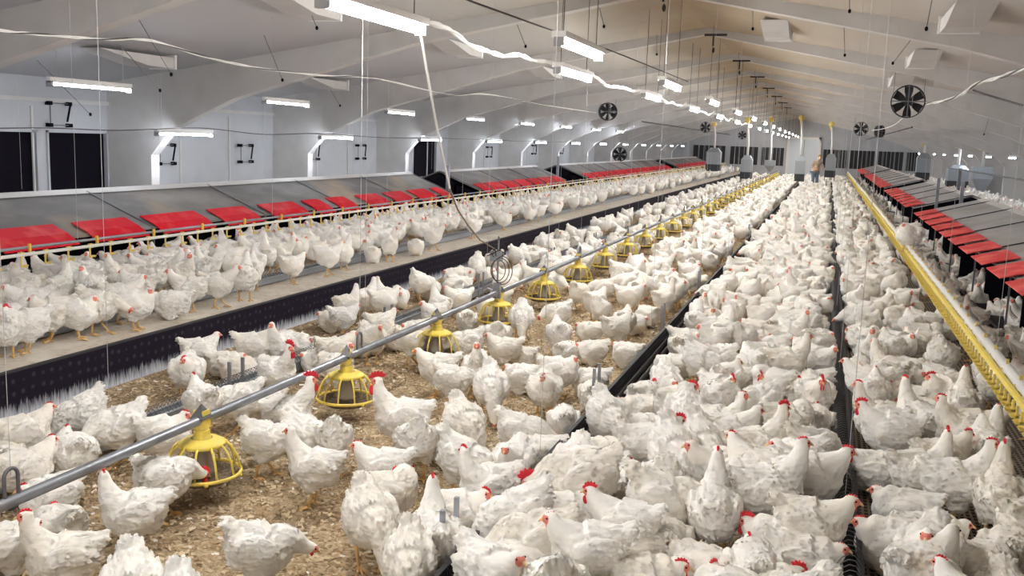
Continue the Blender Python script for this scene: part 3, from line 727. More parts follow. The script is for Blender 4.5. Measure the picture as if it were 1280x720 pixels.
# winch cords: slanting lines from the ceiling with little black pulleys
def winch(px, py, qx, qy, X, Xt, k, where):
    v = ray(px, py).normalized(); t = 1.0
    while t < 60 and (CAMP+v*t).z < cz((CAMP+v*t).x): t += .02
    a = CAMP+v*t; v2 = ray(qx, qy); b = CAMP+v2*(a.y/v2.y)
    o = MB().tube([a, b], .004, 4).build('pulley_rope', M['wire'])
    m = MB(); m.ell(b, (.016, .016, .022), n=8, m=6); m.build('pulley', M['black'], o)
    tag(o, where, 'cord', 'winch cords under the ceiling')
for k, (px, py, qx, qy, X, Xt, wh) in enumerate([
    (172, 22, 214, 93, -6.6, -6.6, 'slanting dark winch cord ending in a black pulley left of the big hanging lamp'), (46, 75, 113, 143, -7.4, -7.4, 'slanting dark winch cord passing behind the leftmost high lamp'),
    (150, 56, 200, 113, -7.4, -7.4, 'slanting dark winch cord right of the leftmost high lamp'), (-6, 42, 17, 67, -6.2, -6.2, 'slanting winch cord at the upper left edge of the frame'),
    (330, 44, 353, 100, -6.2, -6.2, 'slanting winch cord left of the white hanging cord'), (382, 0, 396, 35, -4.4, -4.4, 'short winch cord just left of the nearest lamp'),
    (406, 100, 425, 132, -6.2, -6.2, 'slanting winch cord under the upper left cable'), (643, 22, 657, 58, -2.6, -2.6, 'slanting winch cord between the two nearest hanging lamps'),
    (747, 0, 755, 33, -1.6, -1.6, 'short winch cord above the second lamp row'), (821, 43, 821, 68, -1.5, -1.5, 'short dark winch cord near the ridge top'),
    (1062, 0, 1062, 14, .4, .4, 'short winch cord at the top edge right of the ridge'), (1055, 32, 1056, 69, .4, .4, 'dark winch cord under the right rib'),
    (1165, 0, 1158, 36, 1.3, 1.3, 'winch cord at the top edge above the large fan'), (1140, 48, 1116, 79, 1.2, 1.2, 'slanting winch cord left above the large fan'),
    (941, 5, 941, 36, -.9, -.9, 'dark winch cord just right of the ridge'), (1243, 125, 1230, 168, 3.6, 3.6, 'slanting winch cord near the right wall under the ceiling'),
    ]):
    winch(px, py, qx, qy, X, Xt, k, wh)
# ridge brackets
for k, y in enumerate([10.0, 14.4, 18.7, 22.9, 27.2, 31.4, 35.7, 40.0]):
    o = empty('ridge_bracket', (RX+.12, y, 3.36))
    m = MB(); m.box((-.02, 0, .0), (.30, .03, .03)); m.box((.10, 0, -.14), (.12, .03, 0)); m.build('bar', M['dark'], o)
    m = MB(); m.ell((.12, .015, -.2), (.02, .02, .04), n=8, m=6); m.build('pulley', M['dark'], o)
    tag(o, 'dark steel winch bracket under the dusty ridge, %s from the camera' % nth(k, 'nearest'), 'bracket', 'winch brackets along the ridge')
# longitudinal winch pipe under the right and left slopes
for (x, z, y0, y1, lab) in ((1.9, 2.42, 26, 58, 'long dark winch tube under the right slope'), (-5.6, 2.46, 30, 58, 'long dark winch tube under the left slope')):
    o = MB().tube([(x, y0, z), (x, y1, z)], .02, 6).build('winch_tube', M['dark']); tag(o, lab, 'tube')

# vent actuator brackets on the left wall
for k, (x, y) in enumerate([(75, 143), (209, 193), (308, 192), (393, 190), (452, 190), (612, 190), (668, 187), (702, 187)]):
    p = onx(x, y, WL+.06)
    o = empty('vent_bracket', p); a = .17; h = .14
    for sy in (-1, 1):
        for sz in (-1, 1): MB().box((-.05, sy*a-.03, sz*h-.025), (.02, sy*a+.03, sz*h+.025)).build('corner_pad', M['black'], o)
    m = MB(); m.box((0, -a, h-.006), (.01, a, h+.006)); m.box((0, -a, -h-.006), (.01, a, -h+.006)); m.box((0, -a-.006, -h), (.01, -a+.006, h)); m.build('frame', M['wire'], o)
    m = MB(); m.tube([(.02, a, h), (.05, a-.10, -h+.05)], .014, 6); m.build('actuator_arm', M['black'], o)
    tag(o, 'small wall bracket with four black corner pads, %s from the left edge' % nth(k), 'bracket', 'brackets on the left wall')

# ------------------------------------------------------------------ person bending over the flock
def person():
    o = empty('person', (-.47, 46.2, .035))
    V = [(-.08, .05, .88), (-.06, .0, 1.05), (-.02, -.02, 1.28), (.02, -.04, 1.42), (.05, -.08, 1.50), (.06, -.10, 1.60),
         (-.22, -.02, 1.36), (-.27, -.05, 1.12), (-.14, -.22, 1.0), (.18, -.02, 1.36), (.30, -.08, 1.15), (.16, -.26, .98),
         (-.17, .03, .80), (-.18, .0, .45), (-.18, .04, .06), (.02, .03, .80), (.03, -.02, .45), (.03, .02, .06), (-.18, -.14, .03), (.03, -.16, .03),
         (-.09, -.30, .97), (.11, -.34, .95)]
    Ed = [(0, 1), (1, 2), (2, 3), (3, 4), (4, 5), (2, 6), (6, 7), (7, 8), (2, 9), (9, 10), (10, 11), (0, 12), (12, 13), (13, 14), (0, 15), (15, 16), (16, 17), (14, 18), (17, 19), (8, 20), (11, 21)]
    R = [.15, .15, .17, .08, .055, .09, .07, .05, .04, .07, .05, .04, .105, .075, .055, .105, .075, .055, .04, .04, .035, .035]
    _b = bmesh
    if True:
        def mk(name, V, Ed, R, mt):
            me = bpy.data.meshes.new(name); bm = _b.new(); lay = bm.verts.layers.skin.verify()
            vs = [bm.verts.new(v) for v in V]
            for a, b in Ed: bm.edges.new((vs[a], vs[b]))
            for v, r in zip(vs, R): v[lay].radius = (r, r)
            vs[0][lay].use_root = True; bm.to_mesh(me); bm.free()
            ob = bpy.data.objects.new(name, me); COL.objects.link(ob)
            md = ob.modifiers.new('s', 'SKIN'); sd = ob.modifiers.new('d', 'SUBSURF'); sd.levels = 2; sd.render_levels = 2
            dg = bpy.context.evaluated_depsgraph_get(); nm = bpy.data.meshes.new_from_object(ob.evaluated_get(dg)); ob.modifiers.clear(); ob.data = nm
            nm.materials.clear(); nm.materials.append(mt); nm.polygons.foreach_set('use_smooth', [True]*len(nm.polygons)); ob.parent = o; return ob
        mk('body', V, Ed, R, M['pskin'])
        mk('shirt', [V[i] for i in (1, 2, 6, 7, 9, 10)]+[(-.07, .03, .95), (.01, -.04, 1.40)], [(0, 1), (1, 2), (2, 3), (1, 4), (4, 5), (0, 6), (1, 7)], [.165, .185, .085, .06, .085, .06, .165, .09], M['shirt'])
        mk('trousers', [V[i] for i in (0, 12, 13, 14, 15, 16, 17)], [(0, 1), (1, 2), (2, 3), (0, 4), (4, 5), (5, 6)], [.165, .12, .09, .07, .12, .09, .07], M['jeans'])
        h = MB(); h.ell((.06, -.09, 1.65), (.10, .115, .115), n=14, m=10); h.build('hair', M['hair'], o, True)
        f = MB(); f.ell((.06, -.13, 1.615), (.078, .085, .105), n=14, m=10); f.ell((.06, -.215, 1.61), (.012, .02, .02), n=6, m=5); f.build('face', M['pskin'], o, True)
    o.scale = (.86, .86, .86); o.rotation_euler.z = .4
    tag(o, 'person in grey shirt and blue trousers standing among hens far down the barn', 'person')
person()

# ------------------------------------------------------------------ hens
def loft(m, P, R, n=14):
    """closed skin over rings; P centres, R=(half width, half height)"""
    P = [Vector(p) for p in P]; vs = []; side = Vector((0, 1, 0))
    for i, p in enumerate(P):
        t = (P[min(i+1, len(P)-1)]-P[max(i-1, 0)]).normalized()
        side = (side-t*side.dot(t)).normalized(); up = t.cross(side)
        for k in range(n):
            a = 2*PI*k/n; vs.append(p+side*math.cos(a)*R[i][0]+up*math.sin(a)*R[i][1])
    fs = []
    for i in range(len(P)-1):
        for k in range(n): l = (k+1) % n; fs.append((i*n+k, i*n+l, (i+1)*n+l, (i+1)*n+k))
    fs += [tuple(range(n-1, -1, -1)), tuple(range((len(P)-1)*n, len(P)*n))]
    m.poly(vs, fs)

BODY = [(-.205, .306, .024, .020), (-.180, .300, .052, .045), (-.150, .280, .076, .072), (-.110, .258, .096, .094), (-.060, .238, .110, .110), (-.010, .228, .116, .116),
        (.040, .228, .112, .112), (.080, .240, .096, .098), (.112, .258, .074, .076), (.130, .272, .052, .056)]
#        name           lift  pitch  head position        head dir        neck-in dir      legs    neck fat
POSES = [('alert',       0.0,   6, (.155, .00, .425), (1, 0, -.05),    (-.10, 0, -1),   'stand', 1.0),
         ('alert_left',  0.0,   4, (.150, .015, .415), (.35, 1, -.05), (-.15, -.1, -1), 'stand', 1.0),
         ('alert_right', 0.0,   4, (.150, -.015, .41), (.3, -1, -.1),  (-.15, .1, -1),  'stand', 1.0),
         ('relaxed',     0.0,   0, (.180, .00, .350), (1, 0, -.12),    (-.5, 0, -.8),   'stand', 1.2),
         ('peck',        0.01,-24, (.255, .01, .050), (.45, .1, -1),   (-.35, 0, 1),    'stand', 1.15),
         ('low',         0.0, -10, (.265, .03, .205), (1, .15, -.45),  (-1, -.1, .35),  'walk', 1.15),
         ('loaf',       -.105,  0, (.150, .00, .300), (1, 0, -.12),    (-.5, 0, -.9),   'none', 1.45),
         ('loaf_turn',  -.105, -2, (.125, -.035, .295), (.1, -1, -.2), (-.4, .5, -.8),  'none', 1.45),
         ('preen',       0.0,   0, (.060, .110, .30), (-.75, .35, -.5), (.75, .1, .6),  'stand', 1.25),
         ('walk',        0.0,   3, (.205, .00, .385), (1, 0, -.05),    (-.35, 0, -1),   'walk', 1.05),
         ('fluffed',     -.02,  0, (.130, -.01, .335), (.8, -.6, -.2), (-.3, .3, -.9),  'stand', 1.5)]
PI_ = {p[0]: i for i, p in enumerate(POSES)}

def hframe(hd):
    x = Vector(hd).normalized(); y = Vector((0, 0, 1)).cross(x)
    y = y.normalized() if y.length > .05 else Vector((0, 1, 0)); z = x.cross(y)
    return Matrix((x, y, z)).transposed()

def make_hen_meshes(idx, pose):
    name, lift, pitch, hp, hd, nin, legs, fat = pose
    fl = 1.0 if name != 'fluffed' else 1.10
    rot = Matrix.Rotation(-math.radians(pitch), 3, 'Y'); piv = Vector((0, 0, .20))
    def B(x, z, y=0): return rot @ (Vector((x*.745, y*1.0, z*1.03))-piv)+piv+Vector((0, 0, lift))
    hp = (hp[0]*.80, hp[1], hp[2]*1.02)
    m = MB()
    loft(m, [B(x, z) for x, z, w, h in BODY], [(w*fl*1.02, h*fl*1.02) for x, z, w, h in BODY], 18)
    # neck
    P0 = B(.085, .262); t0 = (B(.130, .285)-B(.08, .25)).normalized(); P3 = Vector(hp)+Vector((0, 0, lift)); nv = Vector(nin).normalized()
    D = (P3-P0).length; P1 = P0+t0*D*.35; P2 = P3+nv*D*.38
    pts = []; rs = []
    for i in range(10):
        t = i/9; p = P0*(1-t)**3+P1*3*t*(1-t)**2+P2*3*t*t*(1-t)+P3*t**3
        pts.append(p); r = (.080*(1-t)**1.25+.0275*(1-(1-t)**1.25)+.013*math.sin(PI*t)*(fat-1)*2.2)*(1+.12*(fat-1)*(1-t)); rs.append((r, r))
    loft(m, pts, rs, 12)
    H = hframe(hd); hc = P3
    loft(m, [hc+H@Vector(v) for v in ((-.028, 0, 0), (-.018, 0, .002), (0, 0, .004), (.016, 0, .003), (.028, 0, -.001), (.036, 0, -.003))],
         [(.014, .015), (.021, .023), (.0235, .026), (.020, .022), (.0135, .015), (.009, .010)], 10)
    # folded wings
    for s in (-1, 1):
        R = rot @ Matrix.Rotation(math.radians(9), 3, 'Y') @ Matrix.Rotation(s*math.radians(5), 3, 'Z')
        m.ell(B(-.03, .250, s*.094*fl), (.092, .026, .066), R, 14, 10)
        m.ell(B(-.13, .262, s*.060*fl), (.052, .016, .024), rot @ Matrix.Rotation(math.radians(16), 3, 'Y') @ Matrix.Rotation(s*math.radians(-16), 3, 'Z'), 10, 8)
        m.ell(B(-.005, .155, s*.052), (.055, .042, .062), rot, 10, 8)      # thigh
    # breast, vent fluff, tail fan
    m.ell(B(.065, .200), (.064, .086*fl, .082), rot, 12, 8)
    m.ell(B(-.105, .205), (.066, .084*fl, .080), rot, 12, 8)
    for k in range(-2, 3):
        R = rot @ Matrix.Rotation(math.radians(-k*13), 3, 'Z') @ Matrix.Rotation(math.radians(32+2*abs(k)), 3, 'Y')
        loft(m, [B(-.150, .285, k*.020), B(-.195, .318-.004*abs(k), k*.018), B(-.222, .338-.008*abs(k), k*.019), B(-.245, .352-.012*abs(k), k*.020)], [(.018, .034), (.015, .028), (.011, .019), (.004, .007)], 8)
    ob = bpy.data.objects.new('tmp', m.mesh('tmp', M['feather'])); COL.objects.link(ob)
    md = ob.modifiers.new('r', 'REMESH'); md.mode = 'VOXEL'; md.voxel_size = .0066
    sm = ob.modifiers.new('s', 'SMOOTH'); sm.iterations = 6; sm.factor = .6
    dg = bpy.context.evaluated_depsgraph_get(); me = bpy.data.meshes.new_from_object(ob.evaluated_get(dg)); bpy.data.objects.remove(ob)
    n = len(me.vertices); co = np.zeros(n*3); me.vertices.foreach_get('co', co); co = co.reshape(-1, 3)
    nr = np.zeros(n*3); me.vertices.foreach_get('normal', nr); nr = nr.reshape(-1, 3)
    out = co.copy(); hv = np.array(hc)
    for i in range(n):
        v = Vector(co[i]); dh = np.linalg.norm(co[i]-hv); k = min(1, max(0, (dh-.03)/.09))
        if k > 0:
            q = Vector((v.x*.6, v.y, v.z))+Vector((idx*3.1, 0, 0))
            d = noise.noise(q*13)*.008+noise.noise(q*34)*.005+noise.noise(q*80)*.004
            out[i] = co[i]+nr[i]*d*k
    me.vertices.foreach_set('co', out.ravel())
    # bare pink face round the eye
    me.materials.clear(); me.materials.append(M['feather']); me.materials.append(M['skin']); me.materials.append(M['leg'])
    fc = np.zeros(len(me.polygons)*3); me.polygons.foreach_get('center', fc); fc = fc.reshape(-1, 3)-hv
    loc = fc @ np.array(H)          # columns = head axes
    red = (loc[:, 0] > .004) & (np.linalg.norm(fc-np.array(H)[:, 0]*.018, axis=1) < .024) & (loc[:, 2] < .018)
    mi = red.astype(np.int32); me.polygons.foreach_set('material_index', mi); me.polygons.foreach_set('use_smooth', [True]*len(me.polygons))
    # loose feather tips standing off the body
    rng = np.random.RandomState(idx+50); cen = loc = None
    pc = np.zeros(len(me.polygons)*3); me.polygons.foreach_get('center', pc); pc = pc.reshape(-1, 3)
    pn = np.zeros(len(me.polygons)*3); me.polygons.foreach_get('normal', pn); pn = pn.reshape(-1, 3)
    dh = np.linalg.norm(pc-hv, axis=1); ok = np.where(dh > .055)[0]
    tufts = []
    for i in rng.choice(ok, 650):
        nrm = Vector(pn[i]); p = Vector(pc[i]); back = rot @ Vector((-1, 0, -.25)) if dh[i] > .13 else (Vector((p.x, p.y, p.z))-Vector(hv)).normalized()
        t = back-nrm*back.dot(nrm)
        if t.length < .2: t = Vector((-.2, 0, -1))-nrm*Vector((-.2, 0, -1)).dot(nrm)
        t.normalize(); t = (t+nrm*rng.uniform(.04, .16)+Vector(rng.uniform(-.18, .18, 3))).normalized(); q = nrm.cross(t).normalized()
        k = min(1, .35+dh[i]*3); L_ = rng.uniform(.016, .030)*k; w_ = rng.uniform(.006, .010)*k; p = p-nrm*.0012
        tufts.append([p-q*w_*.6, p+t*L_*.45-q*w_+nrm*.001, p+t*L_, p+t*L_*.45+q*w_+nrm*.001, p+q*w_*.6])
    # shanks and toes
    lg = MB()
    def leg(s, fx):
        hip = B(-.005, .125, s*.048); an = Vector((fx, s*.046, .020)); kn = (hip+an)/2+Vector((-.012, 0, 0))
        lg.tube([hip, kn, an], [.012, .0085, .0075], 8)
        for a in (-28, 0, 28, 180):
            L_ = .052 if a != 180 else .022; c, q = math.cos(math.radians(a)), math.sin(math.radians(a))
            lg.tube([an, an+Vector((c*L_*.6, q*L_*.6, -.008)), Vector((fx+c*L_, s*.046+q*L_, .005))], [.007, .006, .0035], 6)
    if legs == 'stand': leg(-1, .0); leg(1, .012)
    elif legs == 'walk': leg(-1, -.045); leg(1, .055)
    hm = MB()        # join into the body mesh
    bm = bmesh.new(); bm.from_mesh(me)
    for tf in tufts:
        nf = bm.faces.new([bm.verts.new(v) for v in tf]); nf.material_index = 0; nf.smooth = True
    if lg.v:
        lme = lg.mesh('l', [M['leg']], True)
        bm2 = bmesh.new(); bm2.from_mesh(lme)
        vm = {v.index: bm.verts.new(v.co) for v in bm2.verts}
        for f in bm2.faces:
            nf = bm.faces.new([vm[v.index] for v in f.verts]); nf.material_index = 2; nf.smooth = True
        bm2.free()
    bm.to_mesh(me); bm.free(); me.name = 'hen_body_'+name; me.update()
    return me, Vector(hc), H, len(tufts)

def comb_mesh(k):
    S_ = .80
    m = MB(); prof = [(-.026, .016), (-.034, .030), (-.022, .034), (-.020, .047), (-.010, .036), (-.004, .052), (.004, .037), (.012, .050), (.016, .034), (.024, .041), (.026, .026), (.034, .024), (.034, .010), (.018, .014), (.0, .020)]
    prof = [(x*S_, .012+(z-.012)*S_*.8) for x, z in prof]; n = len(prof); t = .0045
    vs = [(x, -t, z) for x, z in prof]+[(x, t, z) for x, z in prof]
    m.poly(vs, [(i, (i+1) % n, (i+1) % n+n, i+n) for i in range(n)])
    cx, cz_ = 0.0, .026
    m.poly([(x, -t, z) for x, z in prof]+[(cx, -t*1.6, cz_)], [((i+1) % n, i, n) for i in range(n)])
    m.poly([(x, t, z) for x, z in prof]+[(cx, t*1.6, cz_)], [(i, (i+1) % n, n) for i in range(n)])
    return m
comb_me = comb_mesh(0).mesh('comb', M['red'])
def wattle(s): m = MB(); m.ell((.020, s*.0085, -.027), (.0085, .004, .016), n=10, m=8); return m
wat_me = {s: wattle(s).mesh('wattle', M['red'], True) for s in (-1, 1)}
bk = MB(); loft(bk, [(.028, 0, .000), (.037, 0, -.001), (.045, 0, -.005), (.049, 0, -.009)], [(.008, .008), (.006, .0065), (.0035, .004), (.001, .001)], 8); beak_me = bk.mesh('beak', M['beak'], True)
def eye(s): m = MB(); m.ell((.016, s*.0195, .008), (.0042, .003, .0042), n=8, m=6); return m
eye_me = {s: eye(s).mesh('eye', M['eye'], True) for s in (-1, 1)}

def np_mesh(me):
    n = len(me.vertices); co = np.zeros(n*3, np.float32); me.vertices.foreach_get('co', co)
    fs = [list(p.vertices) for p in me.polygons]; mi = [p.material_index for p in me.polygons]
    return co.reshape(-1, 3), fs, mi
HEN = []      # (body mesh, head pos, head matrix, merged mesh)
MATS5 = None
for i, ps in enumerate(POSES):
    me, hc, H, nt_ = make_hen_meshes(i, ps)
    X = Matrix.Translation(hc) @ H.to_4x4()
    bm = bmesh.new(); bm.from_mesh(me)
    def addm(src, mi):
        kc = .80 if mi == 3 else 1
        co, fs, _ = np_mesh(src); vv = [bm.verts.new(X @ (Vector(c)*kc)) for c in co.tolist()]
        for f in fs: nf = bm.faces.new([vv[j] for j in f]); nf.material_index = mi; nf.smooth = True
    addm(comb_me, 3); addm(wat_me[-1], 3); addm(wat_me[1], 3); addm(beak_me, 4)
    mg = bpy.data.meshes.new('hen_'+ps[0]); 
    for k in ('feather', 'skin', 'leg', 'red', 'beak'): mg.materials.append(M[k])
    bm.to_mesh(mg)
    for f in [f for f in bm.faces if len(f.verts) == 5]: bm.faces.remove(f)
    for v in [v for v in bm.verts if not v.link_faces]: bm.verts.remove(v)
    ms = mg.copy(); bm.to_mesh(ms); bm.free()
    HEN.append((me, hc, H, mg, X, ms))

def decim(me, ratio):
    ob = bpy.data.objects.new('tmp', me); COL.objects.link(ob); md = ob.modifiers.new('d', 'DECIMATE'); md.ratio = ratio; md.use_collapse_triangulate = True
    dg = bpy.context.evaluated_depsgraph_get(); r = bpy.data.meshes.new_from_object(ob.evaluated_get(dg)); bpy.data.objects.remove(ob)
    co, fs, mi = np_mesh(r); f3 = [f for f in fs if len(f) == 3]; m3 = [q for f, q in zip(fs, mi) if len(f) == 3]
    return co, np.array(f3, np.int64), np.array(m3, np.int32)
LOD = [[decim(h[5], r) for h in HEN] for r in (.11, .016)]

# ---- placing. Every entry: (px, py of the body centre in the photo, facing on the ground: 0 right, 90 away, 180 left, 270 nearer), pose, own label
PL = [
 (31,545,25,'relaxed','white hen with raised head behind the trough, by the lime-dusted foot of the riser'),
 (106,518,200,'peck','white hen bending to the hooped trough from the riser side'),
 (148,538,200,'low','white hen with tail raised and red face down over the hooped trough'),
 (89,566,105,'fluffed','greyish white hen facing away against the hooped trough'),
 (33,588,30,'relaxed','white hen with pink raised face just above the feed pipe near its hanger'),
 (3,571,90,'loaf',None), (253,505,110,'relaxed','white hen standing away beside the nearest pair of trough posts'),
 (208,542,10,'fluffed','white ruffled hen behind the pipe left of the nearest yellow feeder'),
 (60,618,200,'loaf',None), (73,655,120,'loaf_turn',None), (165,642,175,'alert_right','large white hen turning its red-combed head, below the pipe near the nearest feeder'),
 (12,676,20,'loaf',None), (76,700,175,'alert','white hen with upright dark red comb in the bottom left corner'), (165,748,270,'peck',None), (224,772,270,'peck',None),
 (325,690,0,'low','white hen alone on the litter at the bottom, bowing right with red face'),
 (205,600,15,'low','white hen feeding with its head inside the nearest yellow feeder'),
 (332,552,350,'low','white hen walking with lowered head, right of the nearest feeder'),
 (391,585,165,'alert','white hen standing tall on bare litter right of the nearest feeder'),
 (417,552,90,'peck',None), (362,520,5,'alert','white rooster with big red comb just left of the second feeder'), (380,545,320,'low',None),
 (500,530,178,'alert','white rooster with tall neck facing left, right of the second feeder'), (520,558,95,'peck',None), (554,548,80,'loaf',None),
 (579,532,300,'peck',None), (577,580,340,'peck',None), (478,585,172,'relaxed','white hen with pink face looking left, crouched mid litter'),
 (488,617,5,'preen','white hen preening its own side on the litter'), (462,655,290,'peck','large white hen bending its head to the ground near the bottom middle'),
 (580,638,0,'fluffed',None), (568,680,95,'alert',None), (526,708,270,'peck',None), (566,476,0,'low','grey-breasted white hen below and right of the third feeder'),
 (546,462,180,'relaxed',None), (597,463,265,'alert',None), (613,489,275,'peck','white hen pecking straight down with bright red face below the third and fourth feeders'),
 (583,430,190,'low',None), (630,436,175,'relaxed',None), (650,444,160,'loaf',None), (652,470,160,'loaf',None), (515,428,0,'low','white hen feeding from the left side of the third feeder'),
 (622,420,90,'low',None), (652,399,270,'peck',None), (697,392,200,'low',None), (584,398,95,'loaf',None), (698,418,100,'relaxed',None), (708,438,60,'loaf',None),
 (736,411,185,'loaf',None), (738,437,200,'loaf',None), (700,463,0,'fluffed',None), (681,484,270,'fluffed',None), (736,474,180,'loaf',None), (748,492,90,'loaf',None),
 (724,367,60,'low',None), (754,361,180,'low',None), (787,372,10,'relaxed',None), (783,440,150,'loaf',None), (771,411,40,'relaxed',None), (793,402,340,'loaf',None),
 (705,525,95,'loaf',None), (734,525,300,'peck','white hen leaning down to the mesh trough beside its second post pair'), (650,540,352,'low','white hen stretching its head low to the right on the litter'),
 (692,568,180,'loaf','plump round white hen on the litter against the mesh trough'), (648,580,255,'relaxed','white hen facing the camera in front of the plump round hen'),
 (640,615,200,'alert_right',None), (622,652,200,'peck',None),
 (798,513,200,'loaf',None), (806,494,60,'loaf',None), (855,512,270,'low',None), (803,540,35,'loaf',None), (812,566,18,'relaxed','white hen looking right past a gap of bare straw in the packed flock'),
 (840,580,295,'peck','white hen bending down beside the rooster in the packed flock'), (752,573,30,'loaf',None), (738,592,180,'loaf',None), (790,607,95,'loaf',None),
 (727,614,180,'low','white rooster with red comb reaching left over the mesh trough'), (712,650,20,'loaf',None), (672,682,182,'low',None), (777,665,165,'relaxed',None),
 (828,640,5,'low','white rooster stretching its red head right in the packed flock'), (734,700,185,'relaxed',None), (783,694,200,'loaf',None), (631,716,200,'loaf',None), (833,676,90,'loaf',None),
 (912,545,25,'relaxed',None), (949,568,35,'alert','white hen with raised neck and red face looking right, mid packed flock'), (1000,560,350,'loaf',None), (1020,528,90,'loaf',None),
 (898,588,200,'relaxed',None), (892,640,90,'alert','tall white hen with long neck facing away at the bottom of the packed flock'), (963,625,25,'alert','white hen with upright neck and dark red comb near the dark trough'),
 (1013,607,10,'relaxed','white hen with red comb beside the dark trough through the flock'), (1015,664,0,'relaxed','white hen with pale pink face leaning over the dark trough'), (970,680,180,'loaf',None),
 (1010,700,0,'loaf',None), (942,600,140,'relaxed',None), (940,712,100,'loaf',None), (949,503,90,'loaf',None), (1012,500,45,'loaf',None), (870,700,140,'loaf',None),
 (1092,493,90,'relaxed',None), (1108,518,180,'loaf',None), (1110,549,182,'relaxed','white hen reaching left across the dark trough, on its right side'), (1100,590,10,'loaf',None),
 (1152,597,30,'alert_left',None), (1196,612,10,'alert','white hen with bright red comb standing over the bare slats'), (1250,632,95,'alert','tall white hen facing away at the lower right edge'),
 (1127,637,170,'loaf',None), (1112,680,185,'loaf',None), (1160,702,265,'relaxed','white hen facing the camera with red comb at the bottom right'), (1186,537,60,'loaf',None), (1184,492,90,'loaf',None),
 (1245,546,8,'relaxed','white hen with red comb below the yellow drinker line near the right edge'), (1222,512,95,'alert',None), (1262,694,90,'loaf',None), (1272,575,80,'alert',None), (1229,573,100,'relaxed',None),
]
PL += [(234,462,265,'fluffed','fluffed white hen facing away from the riser, left of the nearest post pair'), (250,438,15,'relaxed','white hen looking right at the foot of the riser above the nearest post pair'),
 (318,434,10,'relaxed','white hen with raised head by the riser, its face touching a neighbour'), (350,432,240,'alert','white hen with raised neck facing its neighbour by the riser'), (374,430,320,'loaf',None), (284,452,0,'loaf',None),
 (312,462,10,'loaf',None), (348,468,310,'alert','white rooster with big red comb seen over the feed pipe behind the hooped trough'), (300,502,180,'low',None), (325,505,200,'loaf',None),
 (390,448,200,'loaf',None), (420,440,20,'relaxed',None), (440,425,200,'loaf',None), (458,404,30,'relaxed',None), (414,398,180,'loaf',None), (430,395,10,'relaxed',None), (465,425,300,'loaf',None), (495,420,90,'loaf',None)]
PP = [(62,392,190,'fluffed'), (98,390,10,'fluffed'), (32,404,200,'fluffed'), (6,410,90,'fluffed'), (10,384,20,'loaf'), (34,380,185,'relaxed'), (55,368,180,'loaf'), (76,360,60,'alert'),
      (100,352,170,'alert'), (116,368,95,'relaxed'), (124,385,340,'low'), (153,372,0,'walk'), (172,360,150,'relaxed'), (196,383,350,'fluffed'), (213,368,170,'loaf'), (236,362,180,'walk'),
      (274,356,355,'walk'), (308,350,80,'alert'), (366,331,30,'relaxed'), (410,322,20,'walk'), (430,316,60,'alert'), (487,307,90,'relaxed'), (520,300,90,'loaf'), (542,295,340,'walk'), (466,308,90,'loaf')]
BIAS = .20
def zone_z(x): return .29 if x < -4.62 or x > 3.7 else (.035 if x > -.25 else 0.0)
hens = []   # x, y, z, rot, pose index, label
def face(x, y, h): return math.atan2(y, x)+math.radians(h-90)
def free(x, y, r, cells):
    if -3.05 < x < -2.36:
        if -2.80 < x: return False
        if abs((y-PANY[0]+.7375) % 1.475-.7375) < .30: return False
    cx, cy = int(x/.5), int(y/.5)
    for a in (cx-1, cx, cx+1):
        for b in (cy-1, cy, cy+1):
            for (u, v) in cells.get((a, b), ()):
                if (u-x)**2+(v-y)**2 < r*r: return False
    return True
cells = {}
def put(x, y, h, pose, lab, world=False):
    hens.append([x, y, zone_z(x), h if world else face(x, y, h), pose, lab]); cells.setdefault((int(x/.5), int(y/.5)), []).append((x, y))
for e in PL:
    z = .20 if e[3] not in ('loaf', 'loaf_turn') else .13
    p = onz(e[0], e[1], z+(.035 if e[0] > 850 else 0))
    x, y = p.x, p.y
    for a, b in ((-3.66, .16), (-1.24, .14), (.20, .14)):
        if abs(x-a) < b and e[3] != 'x':
            x = a+(b if x > a else -b)
    if x > 0.9 and abs(x-1.06) < .1: x = 1.06-.14
    put(x, y, e[2], PI_[e[3]], e[4])
for e in PP:
    p = onz(e[0], e[1], .49)
    x = min(p.x, -4.80); put(x, p.y, e[2], PI_[e[3]], None)
# fill the rest of the flock
rnd = random.Random(11)
W_RIGHT = ['loaf']*6+['loaf_turn']*3+['relaxed']*3+['alert', 'fluffed', 'fluffed', 'low', 'low', 'preen', 'peck', 'peck']
W_LIT = ['low']*4+['peck']*3+['relaxed']*3+['loaf']*3+['fluffed']*2+['walk']*2+['alert', 'alert_left', 'preen']
W_LOW = ['low']*2+['peck']*4+['loaf']*5+['loaf_turn']*2+['relaxed']
W_PLAT = ['alert']*4+['relaxed']*3+['walk']*3+['fluffed']*2+['loaf', 'alert_left', 'alert_right', 'low']
def fill(x0, x1, y0, y1, r, poses, dens=None, hb=None, tries=40):
    n = int((x1-x0)*(y1-y0)/(r*r)*tries/10)
    for _ in range(n):
        x = rnd.uniform(x0, x1); y = rnd.uniform(y0, y1)
        if dens and rnd.random() > dens(x, y): continue
        rr = r*(1 if not callable(dens) else 1)
        if free(x, y, rr, cells):
            h = rnd.uniform(0, 2*PI) if hb is None else math.radians(rnd.gauss(hb[0], hb[1]))
            put(x, y, h, PI_[rnd.choice(poses)], None, True)
